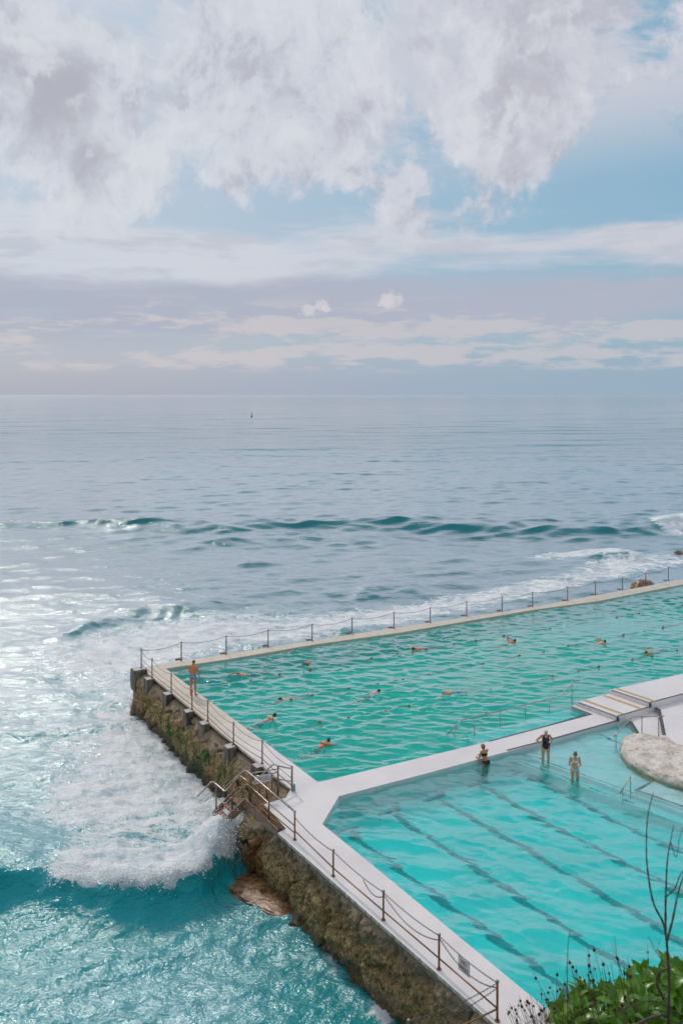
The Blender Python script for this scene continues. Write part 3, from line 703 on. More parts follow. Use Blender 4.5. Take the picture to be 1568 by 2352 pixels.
    fo += .22 * sst(1150, 1500, py)
    # trough in front of the breaker stays glassy
    face = np.exp(-((sB + 1.5) / 1.3) ** 2) * eB; fo *= 1 - .9 * np.clip(face * sst(560, 500, px), 0, 1)
    # wash on the wall faces
    surge = np.exp(-((X + 4.75) / .85) ** 2 - ((Y - 32.15) / .95) ** 2) + .45 * np.exp(-((X + 4.0) / .8) ** 2 - ((Y - 33.6) / .9) ** 2); z += 1.15 * surge * (.75 + .5 * fbm(X * 1.5, Y * 1.5, 0, 47, 3)); fo += 1.4 * surge
    wl0, wl1 = Vector((4.05, 20.45, 0)), Vector((-2.25, 30.03, 0))
    brk = blob(1552, 1208, 46, 9, 1.0) + blob(1600, 1205, 60, 10, 1.0); z += .55 * np.clip(brk, 0, 1)
    tw = (X - 4.05) * WN.x + (Y - 20.45) * WN.y; fo += .28 * np.exp(-((tw - .25) / .3) ** 2) * (Y < 31) * fbm(X * .8, Y * .8, 0, 48, 3)
    fo = np.clip(fo * .62 + .9 * brk + blob(1360, 1276, 110, 5, .45, -2) + .52 * np.clip(1.05 * lip * np.exp(-np.maximum(sB - .8, 0) / 1.2), 0, 1), 0, 1.1)
    lump = fo * sst(25, 70, 140 - Rv * .5)
    z += .34 * lump * (fbm(X * 1.1, Y * 1.1, 0, 41, 4, .6) - .45) + .40 * np.clip(lip, 0, 1) * (fbm(X * 1.6, Y * 1.6, 0, 44, 4, .6) - .25)
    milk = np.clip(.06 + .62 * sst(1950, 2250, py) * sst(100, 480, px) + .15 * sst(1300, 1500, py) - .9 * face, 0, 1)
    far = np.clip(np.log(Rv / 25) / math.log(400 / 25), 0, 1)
    V = np.stack([X + dx, Y + dy, SL + z], 1)
    hide = inside(X, Y, [(4.6, 20.2), (-1.7, 30.3), (-1.5, 33.5), (-10.3, 47.3), (-10.6, 48.1), (-9, 48.9), (4, 56.1), (14, 61.5), (20, 65.0), (37, 76.0), (60, 70), (60, 20)])
    V[hide, 2] = SL - 1.5
    nr_, nc_ = T.shape; idx = np.arange(nr_ * nc_).reshape(nr_, nc_)
    q = np.stack([idx[:-1, :-1], idx[:-1, 1:], idx[1:, 1:], idx[1:, :-1]], -1).reshape(-1, 4)
    q = q[~hide[q].all(1)]
    me = fast_mesh('sea', V, q)
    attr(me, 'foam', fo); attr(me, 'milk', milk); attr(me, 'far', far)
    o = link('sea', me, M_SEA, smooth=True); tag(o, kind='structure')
    return X, Y, V, fo, lip, sB, eB, px, py
SEA = build_sea()

# ------------------------------------------------------------------ sea wall
def build_wall():
    root = tag(empty('sea_wall', (-2.4, 31, -2.4)), 'rough weed covered sea wall dropping from the white walkway into the surf', 'wall')
    path = [(6.2, 17.2), (4.05, 20.45), (2.0, 23.56), (0, 26.6), (-2.15, 29.9), (-3.0, 31.3), (-3.7, 32.2), (-3.65, 32.85), (-2.75, 33.3), (-2.3, 33.75), (-2.75, 34.5), (-5.0, 38.1), (-8, 42.85), (-10.7, 47.12), (-11.45, 48.2), (-11.2, 48.95), (-9.4, 49.6), (-4, 52.4)]
    dense = []
    for a, b in zip(path[:-1], path[1:]):
        a = Vector(a); b = Vector(b); n = max(2, int((b - a).length / .05))
        dense += [a.lerp(b, i / n) for i in range(n)]
    pts = np.array([tuple(p) for p in dense])
    for _ in range(10): pts[1:-1] = (pts[:-2] + pts[1:-1] * 2 + pts[2:]) / 4
    d = np.gradient(pts, axis=0); d /= np.linalg.norm(d, axis=1)[:, None]; nrm = np.stack([-d[:, 1], d[:, 0]], 1)
    nz = 78; zz = np.linspace(0, 1, nz)
    S = np.concatenate([[0], np.cumsum(np.linalg.norm(np.diff(pts, axis=0), axis=1))])
    Yp = pts[:, 1]; farw = sst(33.2, 34.5, Yp) ; stair = np.exp(-((Yp - 32.4) / .95) ** 2) * (pts[:, 0] < -2.4)
    ztop = -.105 - .20 * farw - .62 * stair
    Z = ztop[:, None] + (-3.5 - ztop[:, None]) * zz[None, :] ** 1.1
    near_t = np.interp(-Z, [.10, .22, .5, 1.2, 2.4, 3.5], [-.08, -.02, .02, .10, .15, .3])
    far_t = np.interp(-Z, [.3, .42, .75, 1.2, 2.4, 3.5], [-.06, .14, .36, .44, .46, .6])
    T = near_t * (1 - farw[:, None]) + far_t * farw[:, None]
    Xg = pts[:, :1] + 0 * Z; Yg = pts[:, 1:] + 0 * Z
    f1 = fbm(Xg * .55, Yg * .55, Z * .7, 51, 3) - .5; f2 = fbm(Xg * 2.2, Yg * 2.2, Z * 2.0, 57, 4, .6) - .5; f3 = fbm(Xg * 11, Yg * 11, Z * 7, 63, 3, .6) - .5
    crev = np.abs(fbm(Xg * 1.0, Yg * 1.0, Z * .55, 70, 3) - .5); cr = np.exp(-(crev / .018) ** 2)
    up = sst(.0, .14, zz)[None, :]
    T = T + up * (.46 * f1 + .60 * f2 + .24 * f3 - .34 * cr) + .25 * stair[:, None] * up
    Zd = Z + .10 * f2 * up
    V = np.stack([Xg + nrm[:, :1] * T, Yg + nrm[:, 1:] * T, Zd], -1).reshape(-1, 3)
    n = len(pts); idx = np.arange(n * nz).reshape(n, nz)
    q = np.stack([idx[:-1, :-1], idx[:-1, 1:], idx[1:, 1:], idx[1:, :-1]], -1).reshape(-1, 4)
    inner = np.stack([pts[:, 0] - nrm[:, 0] * .5, pts[:, 1] - nrm[:, 1] * .5, ztop + .0 * S], 1); b0 = len(V)
    V = np.vstack([V, inner]); top = np.stack([idx[:-1, 0], idx[1:, 0], b0 + np.arange(1, n), b0 + np.arange(n - 1)], -1)
    me = fast_mesh('weedy_face', V, np.vstack([q, top]))
    o = link('weedy_face', me, M_WALL, smooth=True); o.parent = root; o.matrix_parent_inverse = root.matrix_world.inverted(); o.matrix_parent_inverse.translation = (2.4, -31, 2.4)
    return root
def child(o, root):
    o.parent = root; o.matrix_parent_inverse = Matrix.Translation(-Vector(root.location)); return o
wall = build_wall()
FD = Vector((-.535, .845, 0)); FN = Vector((-.845, -.535, 0))
POST_FAR = [((324.3, 1533.9), 1.0), ((349.2, 1556.2), .97), ((393.2, 1590.3), .95), ((440.9, 1629.5), .96), ((477.3, 1656.9), .95), ((536, 1710.8), .94), ((602.1, 1754.3), .94), ((670.3, 1817.1), .95)]
POST_FAR = [(P(*p), h) for p, h in POST_FAR]
def rough_block(name, c, sx, sy, sz, ang, seed, parent, amp=.05):
    b = bmesh.new(); bmesh.ops.create_cube(b, size=1.0)
    bmesh.ops.bevel(b, geom=b.edges[:], offset=.06, segments=1, affect='EDGES')
    bmesh.ops.subdivide_edges(b, edges=b.edges[:], cuts=3, use_grid_fill=True)
    co = np.array([v.co[:] for v in b.verts]); w = co * np.array([sx, sy, sz])
    dn = np.stack([fbm(w[:, 0] * 4 + seed * 7, w[:, 1] * 4, w[:, 2] * 4, 80 + k, 3) - .5 for k in range(3)], 1)
    m = Matrix.Rotation(ang, 3, 'Z')
    for v, p, q in zip(b.verts, w, dn):
        fade = .25 if p[2] > sz * .42 else 1.0
        v.co = Vector(c) + m @ Vector((p[0] + q[0] * amp * 2, p[1] + q[1] * amp * 2, p[2] + q[2] * amp * 2 * fade))
    me = bpy.data.meshes.new(name); b.to_mesh(me); b.free()
    return child(link(name, me, M_CONC), parent)
fang = math.atan2(FD.y, FD.x)
for i, (p, h) in enumerate(POST_FAR[:7]):
    c = p + FN * .17; hh = .8 if i else 1.2
    rough_block('buttress', (c.x, c.y, -.015 - hh / 2), (.50 if i else .7), (.46 if i else .7), hh, fang, i, wall)
# drain pipe with the rust below it
pp = P(588, 1906, -.95); pc = Vector((-3.05, 31.25, -.98))
mb = MB(); mb.tube([pc + WN * -.3, pc + WN * .42], .155, 16, False); mb.tube([pc + WN * .42, pc + WN * -.3], .125, 16, False)
ring = []
child(mb.obj('drain_pipe', M_RUST, None, True, fix=False), wall)
# corroded ring bracket hanging on the face
bp = Vector((-.66, 28.0, -1.12)) + WN * .30
mb = MB(); ringpts = [bp + WD * (.20 * math.cos(t)) + WN * (.20 * math.sin(t)) for t in np.linspace(0, 2 * math.pi, 17)]
mb.tube(ringpts, .022, 6); mb.tube([bp + WD * .05 + WN * .0, bp + WD * .05 + Vector((0, 0, -.75))], .028, 6)
ring2 = [bp + Vector((0, 0, -.95)) + WD * (.10 * math.cos(t)) + Vector((0, 0, .24 * math.sin(t))) for t in np.linspace(0, 2 * math.pi, 17)]
mb.tube(ring2, .03, 6)
child(mb.obj('ring_bracket', M_RUST, None, True), wall)

# ------------------------------------------------------------------ boulders
def boulder(name, c, sx, sy, sz, rz, seed, mat, label, flat=.0, sub=5, amp=.32, parent=None):
    b = bmesh.new(); bmesh.ops.create_icosphere(b, subdivisions=sub, radius=1.0)
    co = np.array([v.co[:] for v in b.verts])
    n1 = fbm(co[:, 0] * 1.3 + seed, co[:, 1] * 1.3, co[:, 2] * 1.3, 90, 4, .55) - .5; n2 = fbm(co[:, 0] * 6, co[:, 1] * 6 + seed, co[:, 2] * 9, 95, 3, .6) - .5
    r = 1 + amp * 2 * n1 + .12 * n2
    co = co * r[:, None]
    if flat: co[:, 2] = np.where(co[:, 2] > flat, flat + (co[:, 2] - flat) * .28, co[:, 2])
    m = Matrix.Rotation(rz, 3, 'Z')
    for v, p in zip(b.verts, co): v.co = m @ Vector((p[0] * sx, p[1] * sy, p[2] * sz))
    me = bpy.data.meshes.new(name); b.to_mesh(me); b.free()
    o = link(name, me, mat, parent, True); o.location = c
    if label: tag(o, label, 'rock')
    return o
p = P(1540, 1745, .0)
stone = empty('sandstone_outcrop', tuple(p)); tag(stone, 'pale sandstone outcrop half in the shallow pool beside the handrail', 'rock')
def outcrop():
    out = [P(*q, -.15) for q in ((1424, 1716), (1429, 1735), (1445, 1756), (1484, 1780), (1508, 1792), (1540, 1803), (1580, 1815), (1640, 1830), (1720, 1820), (1720, 1730), (1575, 1728), (1540, 1715), (1528, 1700), (1470, 1694), (1438, 1700))]
    mid = Vector((sum(p.x for p in out) / len(out), sum(p.y for p in out) / len(out), 0))
    ring = []
    for i in range(len(out)):
        a, b = out[i], out[(i + 1) % len(out)]
        for k in range(8): ring.append(a.lerp(b, k / 8))
    pr = np.array([[p.x, p.y] for p in ring])
    for _ in range(6): pr = (np.roll(pr, 1, 0) + 2 * pr + np.roll(pr, -1, 0)) / 4
    n = len(pr); prof = [(1.02, -.75), (1.03, -.45), (1.03, -.2), (1.02, -.05), (.995, .05), (.97, .11), (.92, .15), (.82, .17), (.68, .18), (.5, .19), (.35, .19), (.2, .19), (.08, .19)]
    V = []
    for s, z in prof:
        x = mid.x + (pr[:, 0] - mid.x) * s; y = mid.y + (pr[:, 1] - mid.y) * s
        V.append(np.stack([x, y, np.full(n, z)], 1))
    # subdivide rows
    V = np.array(V); up = []
    for i in range(len(prof) - 1):
        for k in range(3): up.append(V[i] * (1 - k / 3) + V[i + 1] * (k / 3))
    up.append(V[-1]); V = np.array(up); m = len(V); V = V.reshape(-1, 3)
    nn = fbm(V[:, 0] * 1.2, V[:, 1] * 1.2, V[:, 2] * 2.5, 101, 4, .55) - .5; n2 = fbm(V[:, 0] * 5, V[:, 1] * 5, V[:, 2] * 8, 106, 3, .6) - .5
    dr = V[:, :2] - np.array([mid.x, mid.y]); dr /= np.linalg.norm(dr, axis=1)[:, None] + 1e-6
    V[:, :2] += dr * (.22 * nn + .10 * n2)[:, None]; V[:, 2] += .26 * nn * (V[:, 2] > .05) + .08 * n2
    idx = np.arange(m * n).reshape(m, n); nx = np.roll(idx, -1, 1)
    q = np.stack([idx[:-1], nx[:-1], nx[1:], idx[1:]], -1).reshape(-1, 4)
    me = fast_mesh('stone', V, q)
    b = bmesh.new(); b.from_mesh(me); bmesh.ops.contextual_create(b, geom=[e for e in b.edges if e.is_boundary and e.verts[0].co.z > 0]); bmesh.ops.recalc_face_normals(b, faces=b.faces); b.to_mesh(me); b.free()
    child(link('stone', me, M_STONE, None, True), stone)
outcrop()
boulder('wave_washed_rock', tuple(P(608, 2062, SL + .02)), 2.0, .95, .62, -.6, 3, M_ROCK, 'wet brown rock awash at the foot of the sea wall below the ring bracket', flat=.25, amp=.42)
boulder('reef_rock', tuple(P(1474, 1350, SL + .9)), 1.35, .6, .62, .5, 9, M_ROCK, 'brown reef rock just outside the far walkway between the last posts')
boulder('reef_rock', tuple(P(1556, 1271, SL)), .6, .4, .35, .2, 14, M_ROCK, 'small brown rock out in the surf at the right edge', sub=4)

# ------------------------------------------------------------------ railings
def chain_mesh(mb, pts, wire=.0065, pitch=.045, lw=.032):
    pts = [Vector(p) for p in pts]
    L = [0]
    for a, b in zip(pts[:-1], pts[1:]): L.append(L[-1] + (b - a).length)
    n = max(2, int(L[-1] / pitch)); j = 0
    for i in range(n):
        s = (i + .5) * L[-1] / n
        while j < len(L) - 2 and L[j + 1] < s: j += 1
        c = pts[j].lerp(pts[j + 1], (s - L[j]) / (L[j + 1] - L[j])); d = (pts[j + 1] - pts[j]).normalized()
        u = d.orthogonal().normalized(); w = d.cross(u)
        if i % 2: u = w
        ov = [c + d * (pitch * .68 * math.cos(t)) + u * (lw * .5 * math.sin(t)) for t in (0, .9, 1.57, 2.24, 3.14, 4.04, 4.71, 5.38, 6.283)]
        mb.tube(ov, wire, 4, False)
def post(root, base, h, r=.031, mat=M_BRASS, ball=.052, name='post', foot=False):
    b = Vector(base); mb = MB()
    mb.tube([b + Vector((0, 0, -.02)), b + Vector((0, 0, h))], r, 12)
    mb.tube([b + Vector((0, 0, .0)), b + Vector((0, 0, .022))], r * 2.1, 12)
    o = child(mb.obj(name, mat, None, True), root)
    if ball: 
        k = MB().ball(b + Vector((0, 0, h + ball * .55)), ball, 10, 7).obj('finial', M_STEEL, None, True)
        k.parent = o
    if foot:
        f = MB().box(b + Vector((-.22, .1, .03)), .30, .16, .07, .5).obj('foot_bracket', M_RUST, None, False, .01)
        f.parent = o
    return o
def up(p, h): return Vector(p) + Vector((0, 0, h))
# near walkway
NP = [(P(676.7, 1929.6), .95), (P(765.1, 2013.4), .80), (P(880.2, 2114.3), .82), (P(1007.9, 2227.6), .91), (P(1141.7, 2346.3), .945)]
near_rail = tag(empty('chain_railing', tuple(NP[2][0])), 'rusty post and chain railing along the near walkway with a lower pipe rail', 'railing')
for p, h in NP: post(near_rail, p, h)
p13 = Vector((1.66, 21.0, -1.0)); post(near_rail, (1.66, 21.0, -2.9), 2.88)
for (a, ha), (b, hb) in zip(NP[:-1], NP[1:]):
    child(MB().tube([up(a, ha * .33), up(b, hb * .33)], .022, 8).obj('lower_rail', M_BRASS, None, True), near_rail)
child(MB().tube([up(NP[4][0], .3), (1.66, 21.0, -.75)], .022, 8).obj('lower_rail', M_BRASS, None, True), near_rail)
for i in range(4):
    a, b = up(*NP[i]), up(*NP[i + 1]); 
    if i == 0: a = up(NP[0][0], .78)
    mb = MB(); chain_mesh(mb, sag(a, b, .07 if i else .10)); child(mb.obj('chain', M_CHAIN, None, True, fix=False), near_rail)
    if i:
        mb = MB(); a2 = a if i > 1 else a.lerp(b, .62) - Vector((0, 0, .07))
        chain_mesh(mb, sag(a2 - Vector((0, 0, .05)), b - Vector((0, 0, .12)), .30 if i > 1 else .2)); child(mb.obj('chain', M_CHAIN, None, True, fix=False), near_rail)
for dz in (.0, -.12):
    mb = MB(); chain_mesh(mb, sag(up(NP[4][0], .94 + dz), (1.66, 21.0, .0 + dz * 3), .10)); child(mb.obj('chain', M_CHAIN, None, True, fix=False), near_rail)
# no entry sign hanging on the chain
a, b = up(*NP[3]), up(*NP[4]); ch = sag(a, b, .07, 40)
s0, s1 = ch[14], ch[22]; sd = (s1 - s0); sw = sd.length; ex = sd.normalized(); sn = Vector((ex.y, -ex.x, 0)).normalized() * -1
if sn.y > 0: sn = -sn
ez = sn.cross(ex) * 1.0
if ez.z < 0: ez = -ez
hgt = .36
root = tag(empty('warning_sign', tuple(s0.lerp(s1, .5))), 'small white NO ENTRY sign hanging on the chain of the near railing', 'sign')
c = s0.lerp(s1, .5) - ez * (hgt / 2 + .03)
ax = Matrix((ex, -sn, ez)).transposed()
child(MB().box(c, sw, .008, hgt, ax=ax).obj('board', M_SIGN, None, False, .002), root)
def text(root, body, c, ex, ez, sn, size, mat, name='lettering'):
    cu = bpy.data.curves.new(name, 'FONT'); cu.body = body; cu.size = size; cu.align_x = 'CENTER'; cu.align_y = 'CENTER'; cu.extrude = .0015; cu.offset = size * .012
    cu.resolution_u = 3
    t = bpy.data.objects.new('tmp_text', cu); COL.objects.link(t)
    bpy.context.view_layer.update()
    me = bpy.data.meshes.new_from_object(t.evaluated_get(bpy.context.evaluated_depsgraph_get()))
    bpy.data.objects.remove(t); bpy.data.curves.remove(cu)
    m = Matrix((ex, ez, sn)).transposed().to_4x4(); m.translation = c; me.transform(m)
    return child(link(name, me, mat), root)
text(root, 'NO', c + ez * .085 + sn * .006, ex, ez, sn, .135, M_RED); text(root, 'ENTRY', c - ez * .06 + sn * .006, ex, ez, sn, .118, M_RED)
# ties
for q in (.1, .9): child(MB().tube([s0.lerp(s1, q), s0.lerp(s1, q) - ez * .05], .006, 6).obj('tie', M_CHAIN), root)
# far part of the walkway
far_rail = tag(empty('chain_railing', tuple(POST_FAR[3][0])), 'chain railing on concrete buttresses along the far mossy end of the walkway', 'railing')
for p, h in POST_FAR[:7]: post(far_rail, p, h, .030)
p7 = POST_FAR[7][0]
for (a, ha), (b, hb) in zip(POST_FAR[:-1], POST_FAR[1:]):
    child(MB().tube(sag(up(a, ha * .22), up(b, hb * .22), .03, 6), .017, 6).obj('lower_rail', M_BRASS, None, True), far_rail)
    child(MB().tube(sag(up(a, ha * .52), up(b, hb * .52), .05, 8), .011, 6).obj('middle_cable', M_CHAIN, None, True), far_rail)
    child(MB().tube(sag(up(a, ha), up(b, hb), .16, 12), .012, 5).obj('chain', M_CHAIN, None, True), far_rail)
# far walkway railing
FP = [(416.3, 1517, 41), (519.3, 1503, 41), (615.6, 1485.4, 37.7), (716.7, 1471.9, 36.6), (808.2, 1456.9, 35.6), (904.5, 1443.3, 35.9), (987.8, 1430, 33.6), (1071.4, 1415.5, 33.1), (1152.6, 1403.9, 33.1), (1222.6, 1393.5, 32.7), (1302.9, 1380.3, 30.7), (1366.7, 1366.6, 29.8), (1428.8, 1355, 27.7), (1482.2, 1343.9, 27), (1534.4, 1334.3, 29.8), (1590, 1323, 28.5)]
FP = [(P(x, y), hp * P(x, y).y / F) for x, y, hp in FP]
outer_rail = tag(empty('rope_railing', tuple(FP[7][0])), 'thin brown posts with sagging rope along the far pool edge against the sea', 'railing')
for p, h in FP: post(outer_rail, p, h, .034, ball=.05, foot=True)
prev = up(*POST_FAR[0])
for p, h in FP:
    child(MB().tube(sag(prev, up(p, h), .16, 10), .014, 5).obj('rope', M_CHAIN, None, True), outer_rail); prev = up(p, h)

# ------------------------------------------------------------------ stair platform
def S(zx, zy, Y): return at(453.6 + .15013 * zx, 1745.4 + .15013 * zy, Y)
def SG(zx, zy, z): return P(453.6 + .15013 * zx, 1745.4 + .15013 * zy, z)
stairs = tag(empty('stair_platform', (-2.9, 32.3, -.1)), 'rusty steel grating platform with pipe handrails and steps down to the sea', 'stairs')
def sc(o): return child(o, stairs)
ZG = -.05
g_in, g_near, g_apex = Vector((-1.97, 30.38, ZG)), Vector((-2.20, 30.28, ZG)), Vector((-3.66, 32.62, ZG))
# grating bars: long strip beside the deck, then the landing
for k in range(5):
    o = WN * (.03 + k * .06); sc(MB().tube([Vector((-2.02, 30.42, ZG)) + o, Vector((-2.98, 32.16, ZG)) + o], .014, 4).obj('grating_bar', M_RUST))
for k in range(27):
    t = k / 26; a = Vector((-2.02, 30.42, ZG - .012)).lerp(Vector((-2.98, 32.16, ZG - .012)), t); sc(MB().tube([a, a + WN * .30], .009, 4).obj('grating_bar', M_RUST))
for k in range(15):
    t = k / 14; a = Vector((-2.22, 32.62, ZG)).lerp(Vector((-3.42, 31.95, ZG)), t); b = Vector((-2.62, 33.30, ZG)).lerp(Vector((-3.80, 32.62, ZG)), t)
    sc(MB().tube([a, b], .014, 4).obj('grating_bar', M_RUST))
for k in range(5):
    t = k / 4; a = Vector((-2.22, 32.62, ZG - .012)).lerp(Vector((-2.62, 33.30, ZG - .012)), t); b = Vector((-3.42, 31.95, ZG - .012)).lerp(Vector((-3.80, 32.62, ZG - .012)), t)
    sc(MB().tube([a, b], .012, 4).obj('grating_bar', M_RUST))
def plate(pts, th, n, name='stringer'):
    V = [Vector(p) for p in pts]; k = len(V); W = [v + Vector(n) * th for v in V]; mb = MB()
    mb.add(V + W, [tuple(range(k)), tuple(range(2 * k - 1, k - 1, -1))] + [(i, k + i, k + (i + 1) % k, (i + 1) % k) for i in range(k)])
    return sc(mb.obj(name, M_PLATE, None, False, .006))
A0, A1 = Vector((-2.24, 30.25, .02)), Vector((-3.68, 32.62, .02))
plate([A0, A1, A1 + Vector((.05, -.1, -.36)), A0 + Vector((0, 0, -.24))], .05, WN)
sd0 = Vector((-3.72, 32.60, .02)); sd1 = sd0 + WN * .95 + Vector((0, 0, -.62))
plate([sd0, sd1, sd1 + Vector((0, 0, -.34)), sd0 + Vector((.05, 0, -.36))], .05, -WD * 1.0)
plate([sd0 + WD * .8, sd1 + WD * .8, sd1 + WD * .8 + Vector((0, 0, -.3)), sd0 + WD * .8 + Vector((0, 0, -.3))], .05, WD)
for k in range(3):
    c = sd0 + WN * (.16 + .29 * k) + WD * .4 + Vector((0, 0, -.22 - .19 * k))
    sc(MB().box(c, .78, .24, .035, math.atan2(WD.y, WD.x)).obj('tread', M_RUST, None, False, .004))
def rail(pts, r=.026, mat=M_STEEL, name='handrail'): sc(MB().tube(rounded(pts, .10), r, 8).obj(name, mat, None, True))
def spost(base, top, r=.03): sc(MB().tube([base, top], r, 10).obj('post', M_BRASS, None, True)); 
def vpost(zx, z0, z1, Y, r=.03):
    a = S(zx, z1, Y); b = S(zx, z0, Y); spost(Vector((b.x, b.y, a.z)), b, r)
sc(MB().tube([NP[0][0], up(NP[0][0], 1.0)], .012, 6).obj('tie_rod', M_BRASS))
vpost(1092, 450, 925, 31.05); vpost(792, 195, 665, 32.35, .034); vpost(1230, 90, 560, 32.9, .036); vpost(530, 380, 780, 32.42); vpost(285, 370, 800, 32.85)
vpost(684, 262, 640, 33.2, .026); vpost(820, 215, 670, 32.45, .03); vpost(945, 330, 560, 33.0, .026); vpost(1058, 330, 590, 32.7, .026); vpost(1138, 230, 500, 33.3, .024); vpost(895, 350, 600, 32.7, .024)
pb = p7; spost(pb, up(pb, .98), .036)
rail([S(1475, 785, 29.62), S(1075, 450, 31.03), S(780, 195, 32.35), S(735, 165, 32.55), S(690, 190, 32.55), S(525, 378, 32.42), S(430, 480, 32.25), S(405, 480, 32.25), S(280, 370, 32.85), S(235, 335, 32.95), S(205, 348, 32.9), S(0, 562, 32.4)], .03)
rail([S(1475, 1005, 29.65), S(1092, 670, 31.03), S(790, 395, 32.34), S(740, 368, 32.55), S(535, 570, 32.42), S(430, 668, 32.25), S(402, 665, 32.25), S(288, 570, 32.85), S(228, 520, 32.95), S(118, 640, 32.5)], .022)
rail([S(1480, 1120, 29.65), S(1100, 790, 31.0), S(810, 500, 32.35)], .02, M_BRASS); rail([S(1335, 1062, 30.2), S(1100, 860, 31.05), S(812, 585, 32.35)], .02, M_BRASS)
rail([S(800, 362, 32.45), S(680, 265, 33.2), S(625, 232, 33.4), S(395, 452, 32.9)], .026); rail([S(785, 522, 32.45), S(690, 455, 33.2), S(635, 415, 33.4), S(500, 548, 33.1)], .022, M_BRASS)
rail([up(pb, .98), S(1450, 132, 33.2), S(1390, 130, 33.1), S(1222, 95, 32.9), S(1160, 65, 33.2), S(835, 378, 32.9), S(800, 360, 32.45)], .03)
rail([up(pb, .45), S(1462, 328, 33.2), S(1400, 330, 33.1), S(1238, 295, 32.9), S(1165, 258, 33.2), S(1050, 370, 33.0)], .024)
rail([S(1212, 145, 32.9), S(815, 212, 32.4)], .02); rail([S(1205, 200, 32.9), S(815, 270, 32.4)], .02); rail([S(860, 530, 32.9), S(1080, 355, 32.8)], .02, M_BRASS)
# sign on the gate rails
c0, c1 = S(862, 262, 32.46), S(1112, 220, 32.8); sw = (c1 - c0).length; ex = (c1 - c0); ex.z = 0; ex.normalize(); sn = Vector((ex.y, -ex.x, 0)); ez = Vector((0, 0, 1))
c = c0.lerp(c1, .5) + Vector((0, 0, -.125)) + sn * .035
root = tag(empty('warning_sign', tuple(c)), 'white notice with three lines of red text on the stair platform rails', 'sign')
child(MB().box(c, sw, .008, .27, ax=Matrix((ex, -sn, ez)).transposed()).obj('board', M_SIGN, None, False, .002), root)
for k, t in enumerate(('ICEBERGS TAKE', 'NO RESPONSIBILITY', 'BEYOND THIS POINT')):
    text(root, t, c + ez * (.07 - .07 * k) + sn * .006, ex, ez, sn, .072, M_RED if k == 1 else M_INK)

# ------------------------------------------------------------------ pool handrails
def handrail(name, label, pts, posts, r=.025):
    root = tag(empty(name, tuple(Vector(posts[0][0]))), label, 'handrail')
    child(MB().tube(rounded(pts, .08), r, 10).obj('rail', M_STEEL, None, True), root)
    for a, b in posts: child(MB().tube([a, b], r * .9, 10).obj('post', M_STEEL, None, True), root)
def Z5(a, b): return (993.9 + .3662 * a, 1527.2 + .3662 * b)
def rl(x0, Y0, x1, Y1, x): return Y0 + (Y1 - Y0) * (x - x0) / (x1 - x0)
foot = {}
ra, rb = PR(*Z5(137, 472), -.55, WM), PR(*Z5(872, 268), -.55, WM)
def rail_pt(zx, zy):
    t = (zx - 137) / (872 - 137); x, y = Z5(zx, zy)
    # intersect the viewing direction with the vertical plane through the feet
    d = Vector(((x - CX) / F, 1, 0)); n = Vector((-(rb - ra).y, (rb - ra).x, 0)); s = n.dot(Vector((ra.x, ra.y, 0))) / n.dot(d)
    return at(x, y, s)
pts = [rail_pt(*q) for q in ((85, 442), (178, 347), (795, 200), (880, 105), (917, 97))]
posts = []
for zx, zy in ((137, 400), (260, 335), (422, 292), (578, 255), (728, 222), (872, 112)):
    t = rail_pt(zx, zy); posts.append((Vector((t.x, t.y, -.6)), t))
handrail('pool_handrail', 'long stainless handrail standing in the deep pool beside the divider', pts, posts)
pa = P(*Z5(1147, 515), WK); pb2 = P(*Z5(1310, 460), -.08); pc2 = P(*Z5(1415, 460), .10)
def hp(base, zx, zy): x, y = Z5(zx, zy); return at(x, y, base.y)
handrail('apron_handrail', 'bent stainless handrail at the shallow end beside the sandstone outcrop', [hp(pa, 1133, 452), hp(pa, 1147, 436), hp(pb2, 1250, 328), hp(pb2, 1310, 326), hp(pc2, 1450, 323)],
         [(pa + Vector((0, 0, -.4)), hp(pa, 1147, 438)), (pb2, hp(pb2, 1310, 327)), (pc2, hp(pc2, 1415, 325))])
qa, qb = P(*Z5(1190, 815), WK), P(*Z5(1238, 795), WK)
handrail('ladder_rail', 'short stainless grab rail at the step of the turquoise pool', [hp(qa, 1172, 808), hp(qa, 1190, 778), hp(qb, 1234, 703), hp(qb, 1239, 708)],
         [(qa + Vector((0, 0, -.6)), hp(qa, 1190, 780)), (qb + Vector((0, 0, -.5)), hp(qb, 1238, 706))], .022)

# ------------------------------------------------------------------ bottle, buoy, ship, lane ropes
bt = P(675.5, 1817.5); root = tag(empty('water_bottle', tuple(bt)), 'teal drink bottle with black cap standing on the deck by the stairs', 'bottle')
mb = MB(); prof = [(.0, .0), (.042, .0), (.046, .015), (.046, .20), (.040, .225), (.028, .235)]
def lathe(prof, c, n=16):
    m = MB(); V = []; Fc = []
    for r, z in prof:
        for j in range(n): V.append((c[0] + r * math.cos(6.2832 * j / n), c[1] + r * math.sin(6.2832 * j / n), c[2] + z))
    for i in range(len(prof) - 1):
        for j in range(n): Fc.append((i * n + j, i * n + (j + 1) % n, (i + 1) * n + (j + 1) % n, (i + 1) * n + j))
    return m.add(V, Fc)
child(lathe(prof, bt).obj('body', simple('teal_bottle', (.06, .36, .34), .35, var=.08), None, True), root)
child(lathe([(.0, .27), (.022, .27), (.030, .26), (.030, .232), (.0, .23)], bt).obj('cap', simple('black_plastic', (.02, .02, .022), .4), None, True), root)
child(MB().tube([up(bt, .262) + Vector((-.02, 0, 0)), up(bt, .30), up(bt, .262) + Vector((.02, 0, 0))], .006, 6).obj('carry_loop', bpy.data.materials['black_plastic']), root)
bp = P(578, 957, SL); root = tag(empty('marker_buoy', tuple(bp)), 'yellow marker buoy with a dark mast floating far out at sea', 'buoy')
